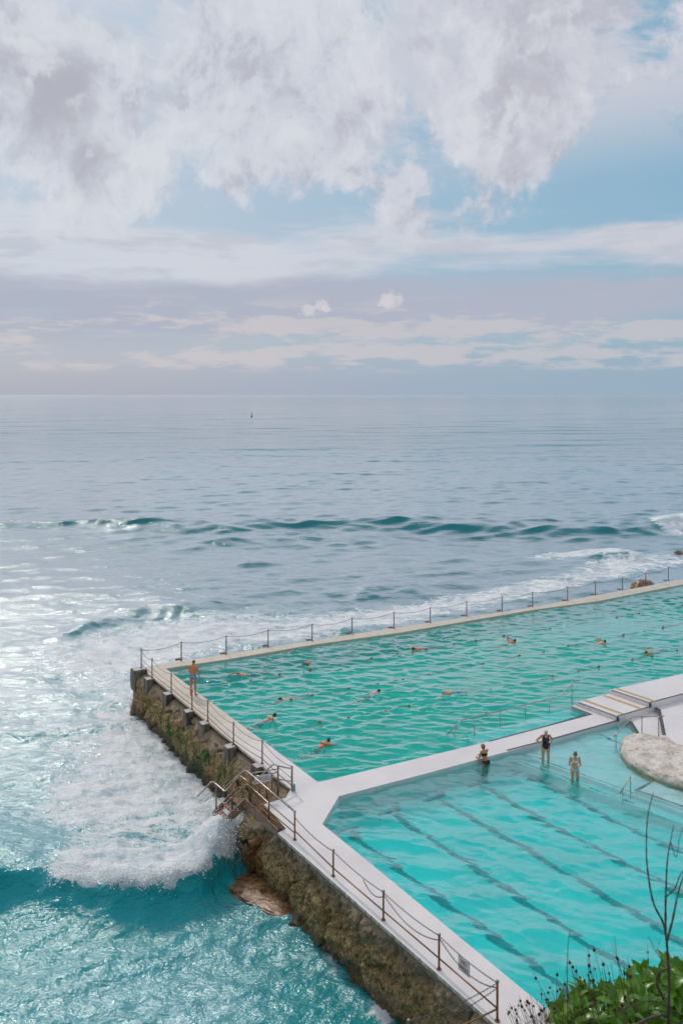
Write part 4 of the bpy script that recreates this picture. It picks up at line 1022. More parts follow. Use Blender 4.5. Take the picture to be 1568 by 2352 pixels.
M_BUOY = simple('buoy_yellow', (.42, .25, .03), .5); M_DK = simple('dark_paint', (.04, .04, .04), .5)
child(lathe([(0, -.3), (.7, -.3), (.8, .2), (.75, .55), (.35, .9), (.25, 1.7), (0, 1.7)], bp, 12).obj('float', M_BUOY, None, True), root)
child(MB().tube([up(bp, 1.7), up(bp, 3.6)], .18, 8).obj('mast', M_DK), root)
child(MB().ball(up(bp, 3.6), .26, 8, 6).obj('top_mark', M_DK), root)
M_ROPE = simple('faded_rope', (.35, .25, .12), .7); M_FL1 = simple('orange_float', (.50, .14, .04), .5); M_FL2 = simple('ochre_float', (.42, .30, .07), .5)
RP = [((-6.6, 45.55), (2.06, 50.25), (7.55, 53.24), (16.5, 57.94), (30, 65.4)), ((-3.9, 42.6), (-1.24, 44.07), (2.67, 46.14), (7.8, 49.04), (20.95, 56.5), (32, 62.8)), ((-1.9, 39.85), (-.68, 40.49), (4.53, 43.13), (9.78, 45.89), (20.39, 51.7), (32, 58))]
for k, (pl, lb) in enumerate(zip(RP, ('lane rope of small orange floats farthest from the divider', 'middle lane rope of small orange and ochre floats', 'lane rope of small floats nearest the divider'))):
    root = tag(empty('lane_rope', (pl[1][0], pl[1][1], WM)), lb, 'lane rope', 'lane ropes in the deep pool')
    sm = smooth_curve([(x, y, WM + .0) for x, y in pl], 24); rg = random.Random(k)
    sm = [p + Vector((0, 0, .05 * math.sin(i * .9 + k) - .02)) for i, p in enumerate(sm)]
    child(MB().tube(sm, .011, 5).obj('rope', M_ROPE, None, True), root)
    d = 0.0; fm = None
    for a, b in zip(sm[:-1], sm[1:]):
        d += (b - a).length
        if d > 1.15 + rg.random() * 1.2:
            d = 0
            o = MB().ball((0, 0, 0), .075, 8, 6, (1.25, .8, .8)).obj('float', rg.choice((M_FL1, M_FL2, M_FL1)), None, True); o.location = b + Vector((0, 0, .03)); o.rotation_euler = (0, 0, .55); child(o, root)

# ------------------------------------------------------------------ people
def skin_material(name, c):
    m, g, o = material(name)
    pos = g.n('ShaderNodeTexCoord', out='Object'); n = g.noise(pos, 7, 5, .6)
    b = g.n('ShaderNodeBsdfPrincipled', {'Base Color': g.mix(g.ss(n, .35, .65), c, tuple(q * .82 for q in c)), 'Roughness': .42, 'Subsurface Weight': .12, 'Subsurface Radius': (.02, .008, .004)})
    g.set(o.inputs[0], b); return m
SK_TAN = skin_material('tanned_skin', (.66, .25, .115)); SK_MID = skin_material('medium_skin', (.78, .41, .24)); SK_PALE = skin_material('pale_skin', (.70, .42, .29))  # SK_MID is a plain medium skin tone
M_HAIRB = simple('blonde_hair', (.36, .22, .09), .5, col2=(.20, .11, .05), scale=30, bump=.6); M_HAIRD = simple('brown_hair', (.13, .07, .035), .5, col2=(.24, .14, .07), scale=30, bump=.6)
def capsule(mb, a, b, ra, rb, n=12):
    a, b = Vector(a), Vector(b); mb.tube([a, a.lerp(b, .5), b], [ra, (ra + rb) / 2 * 1.02, rb], n); mb.ball(a, ra, n, 8); mb.ball(b, rb, n, 8)
def hand(mb, w, d, side, s=1.0, curl=.4):
    # palm, four fingers of unequal length and a thumb leaving the side of the palm; d = pointing direction, side = thumb side
    d = Vector(d).normalized(); side = Vector(side); side = (side - d * side.dot(d)).normalized(); nn = d.cross(side)
    c = Vector(w) + d * .045 * s
    mb.ball(c, .042 * s, 10, 8, (1, 1, 1)); mb.ball(c + d * .03 * s, .036 * s, 10, 8)
    for k, ln in enumerate((.066, .076, .070, .054)):
        o = c + d * .04 * s + side * (.030 - .020 * k) * s; m = o + d * ln * .55 * s + nn * ln * .12 * s; e = m + (d * (1 - curl) + nn * curl).normalized() * ln * .5 * s
        mb.tube([o, m, e], [.0115 * s, .0105 * s, .009 * s], 8)
    o = c - d * .02 * s + side * .03 * s; m = o + (d * .6 + side).normalized() * .045 * s; e = m + (d + nn * .4).normalized() * .035 * s
    mb.tube([o, m, e], [.0135 * s, .012 * s, .010 * s], 8)
def foot(mb, an, d, s=1.0):
    an = Vector(an); d = Vector(d).normalized(); sd = Vector((d.y, -d.x, 0))
    mb.ball(an + Vector((0, 0, -.045)) - d * .02, .042 * s, 10, 8); capsule(mb, an + Vector((0, 0, -.05)) + d * .02, an + Vector((0, 0, -.068)) + d * .13, .040 * s, .026 * s)
    for k in range(5):
        o = an + Vector((0, 0, -.070)) + d * (.13) + sd * (.032 - .016 * k); mb.tube([o, o + d * (.05 - .006 * k)], [.014, .010], 7)
def remesh(mb, voxel, smooth_it=5):
    me = mb.mesh('body_src'); o = bpy.data.objects.new('body_src', me); COL.objects.link(o)
    r = o.modifiers.new('r', 'REMESH'); r.mode = 'VOXEL'; r.voxel_size = voxel
    s = o.modifiers.new('s', 'SMOOTH'); s.iterations = smooth_it; s.factor = .5
    bpy.context.view_layer.update()
    out = bpy.data.meshes.new_from_object(o.evaluated_get(bpy.context.evaluated_depsgraph_get()))
    bpy.data.objects.remove(o); bpy.data.meshes.remove(me)
    return out
def cloth_from(me, pred, off, name, mat, root):
    b = bmesh.new(); b.from_mesh(me); b.normal_update()
    kill = [f for f in b.faces if not pred(f.calc_center_median())]
    bmesh.ops.delete(b, geom=kill, context='FACES')
    if not b.verts: b.free(); return None
    for v in b.verts: v.co = v.co + v.normal * off
    m2 = bpy.data.meshes.new(name); b.to_mesh(m2); b.free(); m2.materials.clear()
    return link(name, m2, mat, root, True)
def torso(mb, pel, ch, nk, w=1.0, fem=False, yaw=0.0):
    pel, ch, nk = Vector(pel), Vector(ch), Vector(nk); m = Matrix.Rotation(yaw, 3, 'Z')
    hip = 1.06 if fem else .96; shl = .86 if fem else 1.06
    mb.ball(pel, 1, 16, 12, (.172 * w * hip, .118 * w * hip, .125), m)
    wst = pel.lerp(ch, .45); mb.ball(wst, 1, 16, 12, (.135 * w * (.9 if fem else 1.05), .098 * w, .15), m)
    mb.ball(ch, 1, 16, 12, (.165 * w * shl, .115 * w, .18), m)
    uc = ch.lerp(nk, .45); mb.ball(uc, 1, 16, 10, (.178 * w * shl, .095 * w, .10), m)
    capsule(mb, ch.lerp(nk, .6), nk, .072 * w, .056 * w)
def head(mb, c, face, s=1.0):
    c = Vector(c); f = Vector(face).normalized(); yaw = math.atan2(f.y, f.x) - math.pi / 2; pit = math.asin(max(-1, min(1, f.z)))
    m = Matrix.Rotation(yaw, 3, 'Z') @ Matrix.Rotation(pit, 3, 'X')
    mb.ball(c, 1, 16, 12, (.074 * s, .092 * s, .098 * s), m); mb.ball(c + m @ Vector((0, .025, -.055)) * s, 1, 12, 10, (.055 * s, .062 * s, .065 * s), m)
    mb.ball(c + m @ Vector((0, .098, -.025)) * s, 1, 8, 6, (.014 * s, .020 * s, .024 * s), m)
    for sd in (-1, 1): mb.ball(c + m @ Vector((.076 * sd, -.005, -.02)) * s, 1, 8, 6, (.012 * s, .022 * s, .032 * s), m)
    return m
def face_parts(root, c, m, s=1.0):
    c = Vector(c); me_ = bpy.data.materials.get('dark_paint')
    for sd in (-1, 1): MB().ball(c + m @ Vector((.03 * sd, .083, .0)) * s, .012 * s, 8, 6).obj('eye', me_, root, True)
    MB().ball(c + m @ Vector((0, .088, -.062)) * s, 1, 8, 6, (.022, .008, .007), m).obj('mouth', simple('lips', (.32, .09, .08), .4) if 'lips' not in bpy.data.materials else bpy.data.materials['lips'], root, True)
def person(loc, rz, label, build, skin, voxel=.009, group=None):
    root = tag(empty('person', loc, rz), label, 'person', group)
    mb = MB(); info = build(mb) or {}
    me = remesh(mb, voxel); link('body', me, skin, root, True)
    return root, me, info
# the man on the walkway
def man(mb):
    pel, ch, nk = (0, 0, .98), (0, .01, 1.32), (0.0, .02, 1.58)
    torso(mb, pel, ch, nk, 1.08); H_ = Vector((.015, .045, 1.70)); m = head(mb, H_, (.25, 1, -.28), 1.06)
    for sx, sh, el, wr in ((1, (.205, 0, 1.47), (.285, -.01, 1.17), (.30, .10, .93)), (-1, (-.205, .0, 1.47), (-.235, .10, 1.18), (-.12, .28, 1.10))):
        mb.ball(sh, .073, 12, 8); capsule(mb, sh, el, .058, .044); capsule(mb, el, wr, .043, .029)
        hand(mb, wr, Vector(wr) - Vector(el), (-.6 * sx, .6, 0), 1.0, .55)
    for sx, hp_, kn, an in ((1, (.098, 0, .92), (.105, .02, .50), (.125, -.01, .095)), (-1, (-.098, 0, .92), (-.115, .015, .50), (-.125, -.01, .095))):
        capsule(mb, hp_, kn, .092, .056); capsule(mb, kn, Vector(kn).lerp(Vector(an), .35) + Vector((0, -.012, 0)), .054, .057); capsule(mb, Vector(kn).lerp(Vector(an), .35) + Vector((0, -.012, 0)), an, .056, .036)
        mb.ball(Vector(hp_) + Vector((0, -.05, .03)), .095, 12, 8); foot(mb, an, (.35 * sx, 1, 0), 1.05)
    return {'head': H_, 'm': m}
mp = P(443.5, 1597.5)
root, me, info = person(tuple(mp), R(-8), 'tanned man with cropped hair in blue swim briefs standing on the walkway', man, SK_TAN)
M_BRIEF = simple('blue_patterned_briefs', (.01, .17, .38), .5, col2=(.02, .36, .50), scale=12)
br = cloth_from(me, lambda c: abs(c.x) < .19 and c.z < 1.06 and c.z > .865 + .55 * max(0, abs(c.x) - .03) ** 1.0 * (1.0 if c.y < 0 else 1.3), .006, 'swim_briefs', M_BRIEF, root)
def local_text(root, body, c, ex, ez, sn, size, mat, parent):
    o = text(root, body, Vector(c), Vector(ex), Vector(ez), Vector(sn), size, mat); o.parent = parent; o.matrix_parent_inverse = Matrix.Identity(4); return o
local_text(root, 'SALTIES', (0, -.158, 1.0), (1, 0, 0), (0, 0, 1), (0, -1, 0), .075, M_SIGN, br)
inv = info['m'].inverted()
cloth_from(me, lambda c: (c - info['head']).length < .16 and ((inv @ (c - info['head'])).z > .045 or ((inv @ (c - info['head'])).y < -.01 and (inv @ (c - info['head'])).z > -.03)), .004, 'hair', simple('cropped_hair', (.17, .085, .05), .7, bump=.5, bscale=90), root)
# woman in the dark swimsuit, hands on hips
def legs(mb, hipw=.10, dz=0.0, spread=.13, thick=1.0, fwd=0.0):
    for sx in (1, -1):
        hp_, kn, an = (hipw * sx, 0, .86), (spread * sx, .02 + fwd, .47), (spread * 1.0 * sx, -.01, .09)
        capsule(mb, hp_, kn, .094 * thick, .056 * thick); capsule(mb, kn, Vector(kn).lerp(Vector(an), .35) + Vector((0, -.012, 0)), .054 * thick, .055 * thick)
        capsule(mb, Vector(kn).lerp(Vector(an), .35) + Vector((0, -.012, 0)), an, .054 * thick, .034); mb.ball(Vector(hp_) + Vector((0, -.045, .02)), .098 * thick, 12, 8); foot(mb, an, (.25 * sx, 1, 0), .92)
def w_one(mb):
    torso(mb, (0, 0, .92), (0, .0, 1.22), (0, .02, 1.43), 1.08, True); H_ = Vector((.0, .06, 1.53)); m = head(mb, H_, (.35, 1, -.55), 1.0)
    for sx in (-1, 1): mb.ball((.075 * sx, .095, 1.22), .068, 12, 8)
    for sx, sh, el, wr in ((1, (.17, 0, 1.36), (.36, -.08, 1.14), (.19, .06, 1.00)), (-1, (-.17, 0, 1.36), (-.34, -.10, 1.16), (-.19, .03, 1.02))):
        mb.ball(sh, .062, 12, 8); capsule(mb, sh, el, .052, .040); capsule(mb, el, wr, .038, .026); hand(mb, wr, (-.9 * sx, .35, -.25), (0, .3, 1), .9, .5)
    legs(mb, .10, 0, .12, 1.05)
    return {'head': H_, 'm': m}
w1 = P(*Z5(706, 596), WK); base = PR(*Z5(706, 606), ZS, WK)
root, me, info = person((w1.x, w1.y, ZS), R(180 + 4), 'woman in dark maroon one-piece swimsuit and white cap standing with hands on hips', w_one, SK_MID)
M_MAROON = simple('maroon_swimsuit', (.045, .012, .020), .55, var=.3)
cloth_from(me, lambda c: abs(c.x) < .172 and (c.y > -.3) and ((c.z < 1.30 and c.z > .80 + .9 * max(0, abs(c.x) - .02)) or (1.30 <= c.z < 1.42 and .06 < abs(c.x) < .125 and c.y < .12)) and not (abs(c.x) > .15 and c.z > 1.2), .006, 'swimsuit', M_MAROON, root)
cloth_from(me, lambda c: (info['m'].inverted() @ (c - info['head'])).z > -.01 - .0 and (c - info['head']).length < .15 and ((info['m'].inverted() @ (c - info['head'])).z > .035 or (info['m'].inverted() @ (c - info['head'])).y < .03), .008, 'swim_cap', simple('white_cap', (.62, .66, .66), .5, var=.2, scale=14), root)
face_parts(root, info['head'], info['m'])
# woman in white bikini looking down at her hands
def w_two(mb):
    torso(mb, (0, 0, .92), (0, .0, 1.22), (0, .03, 1.43), .98, True); H_ = Vector((.0, .075, 1.53)); m = head(mb, H_, (-.05, 1, -.75), .98)
    for sx in (-1, 1): mb.ball((.07 * sx, .085, 1.23), .066, 12, 8)
    for sx, sh, el, wr in ((1, (.165, 0, 1.36), (.235, .02, 1.10), (.05, .20, 1.08)), (-1, (-.165, 0, 1.36), (-.225, .02, 1.09), (-.09, .21, 1.09))):
        mb.ball(sh, .060, 12, 8); capsule(mb, sh, el, .050, .039); capsule(mb, el, wr, .037, .025); hand(mb, wr, (-.5 * sx, .5, .25), (0, -.2, 1), .9, .6)
    legs(mb, .095, 0, .105, .98)
    mb.ball(H_ + Vector((0, -.05, .11)), .01, 6, 5)
    return {'head': H_, 'm': m}
w2 = P(*Z5(890, 705), WK); base2 = PR(*Z5(890, 735), ZT, WK)
root, me, info = person((w2.x, w2.y, ZT), R(180 - 3), 'woman in white bikini with hair in a bun looking down at her hands', w_two, SK_MID)
M_WHITE = simple('white_bikini', (.72, .69, .64), .6, var=.12)
cloth_from(me, lambda c: 1.14 < c.z < 1.30 and abs(c.x) < .155 and c.y > -.2 and c.y < .17 and not (c.y > .13 and abs(c.x) < .10 and c.z < 1.13), .006, 'bikini_top', M_WHITE, root)
cloth_from(me, lambda c: 1.30 <= c.z < 1.44 and .07 < abs(c.x) < .10 and c.y < .12, .005, 'strap', M_WHITE, root)
cloth_from(me, lambda c: abs(c.x) < .185 and .80 < c.z < .965 and c.z > .80 + .85 * max(0, abs(c.x) - .015), .006, 'bikini_bottom', M_WHITE, root)
inv = info['m'].inverted()
cloth_from(me, lambda c: (c - info['head']).length < .15 and ((inv @ (c - info['head'])).z > .045 or ((inv @ (c - info['head'])).y < .015 and (inv @ (c - info['head'])).z > -.05)), .012, 'hair', M_HAIRB, root)
MB().ball(info['head'] + info['m'] @ Vector((0, -.03, .125)), .048, 12, 9, (1.1, 1, .9)).obj('hair_bun', M_HAIRB, root, True)
face_parts(root, info['head'], info['m'], .98)
# woman leaning on the divider, seen from behind
def w_three(mb):
    torso(mb, (0, 0, .90), (0, .08, 1.19), (0, .12, 1.40), 1.0, True); H_ = Vector((.0, .17, 1.50)); m = head(mb, H_, (-.1, 1, -.15), .98)
    for sx, sh, el, wr in ((1, (.165, .09, 1.33), (.20, .22, 1.10), (.06, .42, 1.02)), (-1, (-.165, .09, 1.33), (-.235, .12, 1.08), (-.18, .34, .98))):
        mb.ball(sh, .060, 12, 8); capsule(mb, sh, el, .050, .039); capsule(mb, el, wr, .037, .025); hand(mb, wr, (-.3 * sx, .8, .0), (-.5 * sx, 0, .5), .9, .35)
    legs(mb, .095, 0, .10, 1.0)
    return {'head': H_, 'm': m}
w3 = P(*Z5(330, 622), WK)
root, me, info = person((w3.x, w3.y, WK - .82), R(32), 'woman in black bikini seen from behind leaning on the white divider', w_three, SK_TAN)
M_BLACK = simple('black_swimwear', (.012, .012, .016), .55)
cloth_from(me, lambda c: 1.17 < c.z < 1.275 and abs(c.x) < .158, .006, 'bikini_top', M_BLACK, root)
cloth_from(me, lambda c: abs(c.x) < .185 and .80 < c.z < .99 and c.z > .80 + .6 * max(0, abs(c.x) - .02), .006, 'bikini_bottom', M_BLACK, root)
inv = info['m'].inverted()
cloth_from(me, lambda c: (c - info['head']).length < .15 and ((inv @ (c - info['head'])).z > .045 or ((inv @ (c - info['head'])).y < .025 and (inv @ (c - info['head'])).z > -.085)), .014, 'hair', M_HAIRB, root)
MB().ball(info['head'] + info['m'] @ Vector((0, -.105, .03)), .042, 12, 9).obj('hair_bun', M_HAIRB, root, True)
# swimmers
def swim(pose):
    def f(mb):
        up_ = pose.get('lift', .0)
        torso_pts = [(0, .50, .03 + up_), (0, .28, .0 + up_ * .5), (0, .05, -.05), (0, -.10, -.08)]
        sizes = [(.175, .12, .095), (.16, .17, .105), (.135, .15, .092), (.155, .15, .105)]
        for c, s in zip(torso_pts, sizes): mb.ball(c, 1, 14, 10, s)
        H_ = Vector(pose.get('head', (0, .78, .09 + up_))); m = head(mb, H_, pose.get('face', (0, 1, -.3)), 1.0); capsule(mb, (0, .55, .03 + up_), H_, .065, .05)
        for sx, key in ((1, 'R'), (-1, 'L')):
            sh = Vector((.185 * sx, .50, .03 + up_))
            el, wr = pose.get(key, ((.25 * sx, .80, -.1), (.20 * sx, 1.05, -.16))); el, wr = Vector(el), Vector(wr)
            mb.ball(sh, .07, 12, 8); capsule(mb, sh, el, .056, .043); capsule(mb, el, wr, .042, .03); hand(mb, wr, wr - el, (-sx, 0, .2), 1.0, .3)
            kz = pose.get('kick', .0) * sx
            capsule(mb, (.09 * sx, -.15, -.09), (.10 * sx, -.56, -.13 + kz), .085, .056); capsule(mb, (.10 * sx, -.56, -.13 + kz), (.09 * sx, -.95, -.13 - kz * .4), .054, .036)
            capsule(mb, (.09 * sx, -.95, -.13 - kz * .4), (.09 * sx, -1.14, -.15 - kz * .2), .036, .022)
        return {'head': H_, 'm': m}
    return f
UPR = ((.40, .46, .30), (.40, .80, .16)); FWD = ((.22, .82, .10), (.16, 1.12, .06)); DWN = ((.24, .72, -.25), (.18, .62, -.5))
mirror = lambda a: tuple((-p[0], p[1], p[2]) for p in a)
def heading(px, py, qx, qy): a, b = P(px, py, WM), P(qx, qy, WM); d = b - a; return math.atan2(d.y, d.x) - math.pi / 2
CAPS = {n: simple(n + '_swim_cap', c, .45, var=.1) for n, c in (('black', (.015, .015, .02)), ('blue', (.03, .20, .45)), ('navy', (.02, .04, .10)), ('pale', (.55, .55, .55)), ('dark_red', (.06, .018, .02)))}
al = Vector((.865, .502, 0)); ANG = math.atan2(al.y, al.x) - math.pi / 2; BACK = ANG + math.pi
SW = [((714, 1520), BACK + .5, 'swimmer with bright blue cap facing left near the far walkway', 'blue', SK_TAN, dict(lift=.10, R=DWN, L=mirror(DWN), face=(0, 1, .1))),
      ((575, 1547), BACK, 'swimmer with only a stretched arm showing near the walkway corner', 'black', SK_TAN, dict(head=(0, .76, .04), lift=.05, R=((.2, .84, .20), (.1, 1.22, .18)), L=mirror(DWN))),
      ((674, 1601), BACK, 'dark capped swimmer low in the water left of centre heading left', 'dark_red', SK_PALE, dict(R=DWN, L=mirror(FWD))),
      ((846, 1598), ANG + .25, 'black capped swimmer heading right in the middle of the pool', 'black', SK_PALE, dict(lift=.05, R=DWN, L=mirror(DWN), kick=.06)),
      ((972, 1489), BACK, 'black capped swimmer with red back close to the far walkway', 'black', SK_TAN, dict(lift=.08, R=DWN, L=mirror(FWD), kick=.04)),
      ((1045, 1586), BACK, 'pale capped swimmer in blue trunks splashing with the feet', 'pale', SK_PALE, dict(lift=.03, R=DWN, L=mirror(FWD), kick=.14)),
      ((600, 1660), ANG + .15, 'dark capped swimmer upright in the corner nearest the railing', 'black', SK_MID, dict(lift=.17, R=DWN, L=mirror(DWN), face=(.2, 1, 0))),
      ((728, 1721), ANG + .35, 'navy capped swimmer with bare shoulders nearest the divider corner', 'navy', SK_TAN, dict(lift=.15, R=((.30, .85, .06), (.25, 1.18, .02)), L=mirror(DWN), face=(.3, 1, .1))),
      ((1160, 1478), ANG, 'black capped swimmer with one arm arched over heading right', 'black', SK_TAN, dict(lift=.06, L=mirror(UPR), R=DWN)),
      ((1368, 1480), ANG, 'swimmer with one arm arched over near the sea side at right', 'navy', SK_MID, dict(lift=.06, L=mirror(UPR), R=DWN)),
      ((1503, 1496), BACK, 'swimmer at the right edge with an arm trailing behind', 'dark_red', SK_TAN, dict(lift=.03, R=((.36, .30, .20), (.34, .02, .22)), L=mirror(FWD)))]
swim_at = []
for (px, lab_h, lab, cap, sk, pose) in SW:
    p = P(px[0], px[1], WM)
    root, me, info = person((p.x, p.y, WM - .085), lab_h, lab, swim(pose), sk, .014, 'swimmers in the deep pool')
    hd = info['head']; inv = info['m'].inverted()
    cloth_from(me, lambda c: (c - hd).length < .15 and ((inv @ (c - hd)).z > .03 or (inv @ (c - hd)).y < .02) and (inv @ (c - hd)).z > -.03, .008, 'swim_cap', CAPS[cap], root)
    tr = cloth_from(me, lambda c: -.26 < c.y < .03 and abs(c.x) < .21 and c.z < .2, .008, 'swim_trunks', CAPS['blue'] if cap == 'pale' else M_BLACK, root)
    swim_at.append((p, lab_h))

# ------------------------------------------------------------------ spray and splashes
ICO = None
def droplets(name, pts, rad, mat, label, seed=0):
    b = bmesh.new(); bmesh.ops.create_icosphere(b, subdivisions=1, radius=1.0)
    v0 = np.array([v.co[:] for v in b.verts]); f0 = np.array([[v.index for v in f.verts] for f in b.faces]); b.free()
    rg = np.random.RandomState(seed); n = len(pts)
    st = rad[:, None] * (1 + .5 * (rg.rand(n, 3) - .5))
    V = (pts[:, None, :] + v0[None] * st[:, None, :] * (1 + .35 * (rg.rand(n, len(v0), 1) - .5))).reshape(-1, 3)
    Fc = (f0[None] + (np.arange(n) * len(v0))[:, None, None]).reshape(-1, 3)
    o = link(name, fast_mesh(name, V, Fc), mat, smooth=True); tag(o, label, 'foam', kind='stuff'); return o
X, Y, V, fo, lip, sB, eB, px, py = SEA
rg = np.random.RandomState(5)
w = lip * np.exp(-((sB + .1) / .45) ** 2) * (px > -60) * (px < 575)
w = w * (.15 + fbm(X * 1.4, Y * 1.4, 0, 91, 3) ** 2); w /= w.sum()
i = rg.choice(len(X), 9000, p=w); j = rg.rand(9000)
pts = V[i] + np.stack([rg.randn(9000) * .07, rg.randn(9000) * .10 - .12 * j, np.abs(rg.randn(9000)) * .15 - .05], 1)
rad = .005 + .024 * rg.rand(9000) ** 4
# splash where the wave meets the wall
k = 5000; a = rg.rand(k); base = np.array([-4.4, 32.3, -1.25]) + np.stack([rg.randn(k) * .45, rg.randn(k) * .6, np.abs(rg.randn(k)) * .45], 1)
pts = np.vstack([pts, base]); rad = np.concatenate([rad, .005 + .018 * rg.rand(k) ** 3])
droplets('breaking_foam', pts, rad, M_FOAM, 'white broken foam along the lip of the near wave', 6)
P2, R2 = [], []
for n, (p, a) in enumerate(swim_at):
    m = np.array(Matrix.Rotation(a, 3, 'Z')); c = 150
    back = rg.rand(c) * 1.7 - 1.2; loc = np.stack([rg.randn(c) * .20, back, np.abs(rg.randn(c)) * .035 - .02], 1)
    kick = rg.rand(c) < .3; loc[kick, 1] = -1.05 + .15 * rg.randn(kick.sum()); loc[kick, 2] = np.abs(rg.randn(kick.sum())) * (.16 if n in (5, 8) else .06)
    P2.append(loc @ m.T + np.array([p.x, p.y, WM])); R2.append(.006 + .016 * rg.rand(c) ** 2)
droplets('swim_splash', np.vstack(P2), np.concatenate(R2), M_FOAM, 'white splashes around the swimmers in the deep pool', 8)

# ------------------------------------------------------------------ near bank and plants
def bank_h(X, Y):
    z = np.minimum(14.9 - .80 * Y, 14.1) + .25 * (fbm(X * .5, Y * .5, 0, 120, 4) - .5)
    u = X / np.maximum(Y, .5)
    hump = sst(.215, .33, u) * np.exp(-((Y - 5.6) / 1.5) ** 2)
    return np.maximum(z + hump * (.80 + .25 * (fbm(X * 2.0, Y * 2.0, 0, 124, 3) - .5)), -2.9)
gx, gy = np.meshgrid(np.linspace(-14, 16, 240), np.linspace(-4, 19.6, 260)); bx, by = gx.ravel(), gy.ravel()
bz = bank_h(bx, by); idx = np.arange(len(bx)).reshape(gx.shape)
M_BANK = simple('dry_bank_soil', (.10, .075, .045), .9, col2=(.17, .14, .07), scale=3, bump=.8, bscale=18)
o = link('bank', fast_mesh('bank', np.stack([bx, by, bz], 1), np.stack([idx[:-1, :-1], idx[:-1, 1:], idx[1:, 1:], idx[1:, :-1]], -1).reshape(-1, 4)), M_BANK, smooth=True); tag(o, kind='structure')
M_LEAF = leaf_material('glossy_leaf', (.04, .15, .010), (.24, .46, .05)); M_LEAF2 = leaf_material('old_leaf', (.14, .20, .025), (.30, .30, .05))
def leaf_mesh(name, L, Wd, curl, fold):
    n = 6; V = []; Fc = []
    for i in range(n + 1):
        t = i / n; w_ = Wd * math.sin(math.pi * min(1, t ** .75 * 1.0)) ** .8 * (1 if i else .12); y = L * t; z = -curl * L * t * t
        V += [(-w_ / 2, y, z + fold * w_ / 2), (0, y, z), (w_ / 2, y, z + fold * w_ / 2)]
    for i in range(n):
        a = i * 3; Fc += [(a, a + 1, a + 4, a + 3), (a + 1, a + 2, a + 5, a + 4)]
    return pymesh(name, V, Fc)
LM = [leaf_mesh('leaf', .098, .047, c, f) for c, f in ((.25, .35), (.45, .25), (.1, .5), (.6, .4))]
for i, m in enumerate(LM):
    m.materials.append(M_LEAF if i != 3 else M_LEAF2); m.polygons.foreach_set('use_smooth', np.ones(len(m.polygons), bool))
rg = random.Random(12)
ENV = [(1200, 2385), (1240, 2340), (1275, 2315), (1300, 2262), (1335, 2245), (1380, 2248), (1420, 2250), (1450, 2205), (1478, 2212), (1510, 2222), (1545, 2188), (1600, 2150), (1660, 2120)]
def env(x): return 14 + float(np.interp(x, [e[0] for e in ENV], [e[1] for e in ENV]))
shrub = tag(empty('leafy_shrub', tuple(P(1440, 2480, 10.9))), 'glossy green leafy shrub in the bottom right foreground', 'shrub')
ros = []
for k in range(92):
    x = rg.uniform(1285, 1650); d = rg.random() ** 1.3; y = env(x) + 8 + d * 150; Yd = 5.15 + .9 * rg.random() - .5 * d
    ros.append((at(x, y, Yd), d))
M_STEM = simple('green_stem', (.10, .12, .03), .6); M_TWIG = simple('grey_twig', (.06, .042, .036), .8, col2=(.12, .095, .08), scale=14, bump=.6)
stem_all = MB(); place = []
for c, d in ros:
    ax = Vector((rg.gauss(0, .35), -.25 + rg.gauss(0, .3), 1)).normalized(); hb = float(bank_h(np.array([c.x]), np.array([c.y]))[0])
    stem_all.tube(smooth_curve([(c.x - ax.x * .25, c.y + .1, min(c.z - .25, hb)), c - ax * .12, c], 4), .0045, 5)
    n = rg.randint(6, 9); off = rg.random() * 6
    for i in range(n):
        a = off + i * 2.4; el = .25 + .9 * (i / n); q = ax.to_track_quat('Z', 'Y').to_matrix() @ Matrix.Rotation(a, 3, 'Z') @ Matrix.Rotation(el, 3, 'X')
        s = rg.uniform(.75, 1.25); place.append((c - ax * .02 * (n - i) * .3, q, s, LM[rg.choice((0, 0, 1, 1, 2, 2, 3 if d > .5 else 0))], d))
place.sort(key=lambda t: t[4])
big = MB()
for k, (c, q, s, m, d) in enumerate(place):
    M4 = q.to_4x4(); M4 = Matrix.Translation(c) @ M4 @ Matrix.Scale(s, 4)
    if k < 300:
        o = bpy.data.objects.new('leaf', m); COL.objects.link(o); o.parent = shrub; o.matrix_parent_inverse = Matrix.Translation(-Vector(shrub.location)); o.matrix_basis = M4
    else: big.add([M4 @ v.co for v in m.vertices], [tuple(p.vertices) for p in m.polygons])
# low filling leaves over the hump
for k in range(2000):
    x = rg.uniform(1255, 1680); y = env(x) + 62 + rg.random() * 180; c = at(x, y, 4.9 + 1.1 * rg.random())
    hb = float(bank_h(np.array([c.x]), np.array([c.y]))[0])
    if c.z > hb + .9: continue
    q = Matrix.Rotation(rg.random() * 6.28, 4, 'Z') @ Matrix.Rotation(rg.uniform(-.5, 1.2), 4, 'X'); m = rg.choice(LM); M4 = Matrix.Translation(c) @ q @ Matrix.Scale(rg.uniform(.6, 1.1), 4)
    big.add([M4 @ v.co for v in m.vertices], [tuple(p.vertices) for p in m.polygons])
o = child(big.obj('foliage', M_LEAF, None, True, fix=False), shrub); o['kind'] = 'stuff'
child(stem_all.obj('stems', M_STEM, None, True, fix=False), shrub)['kind'] = 'stuff'
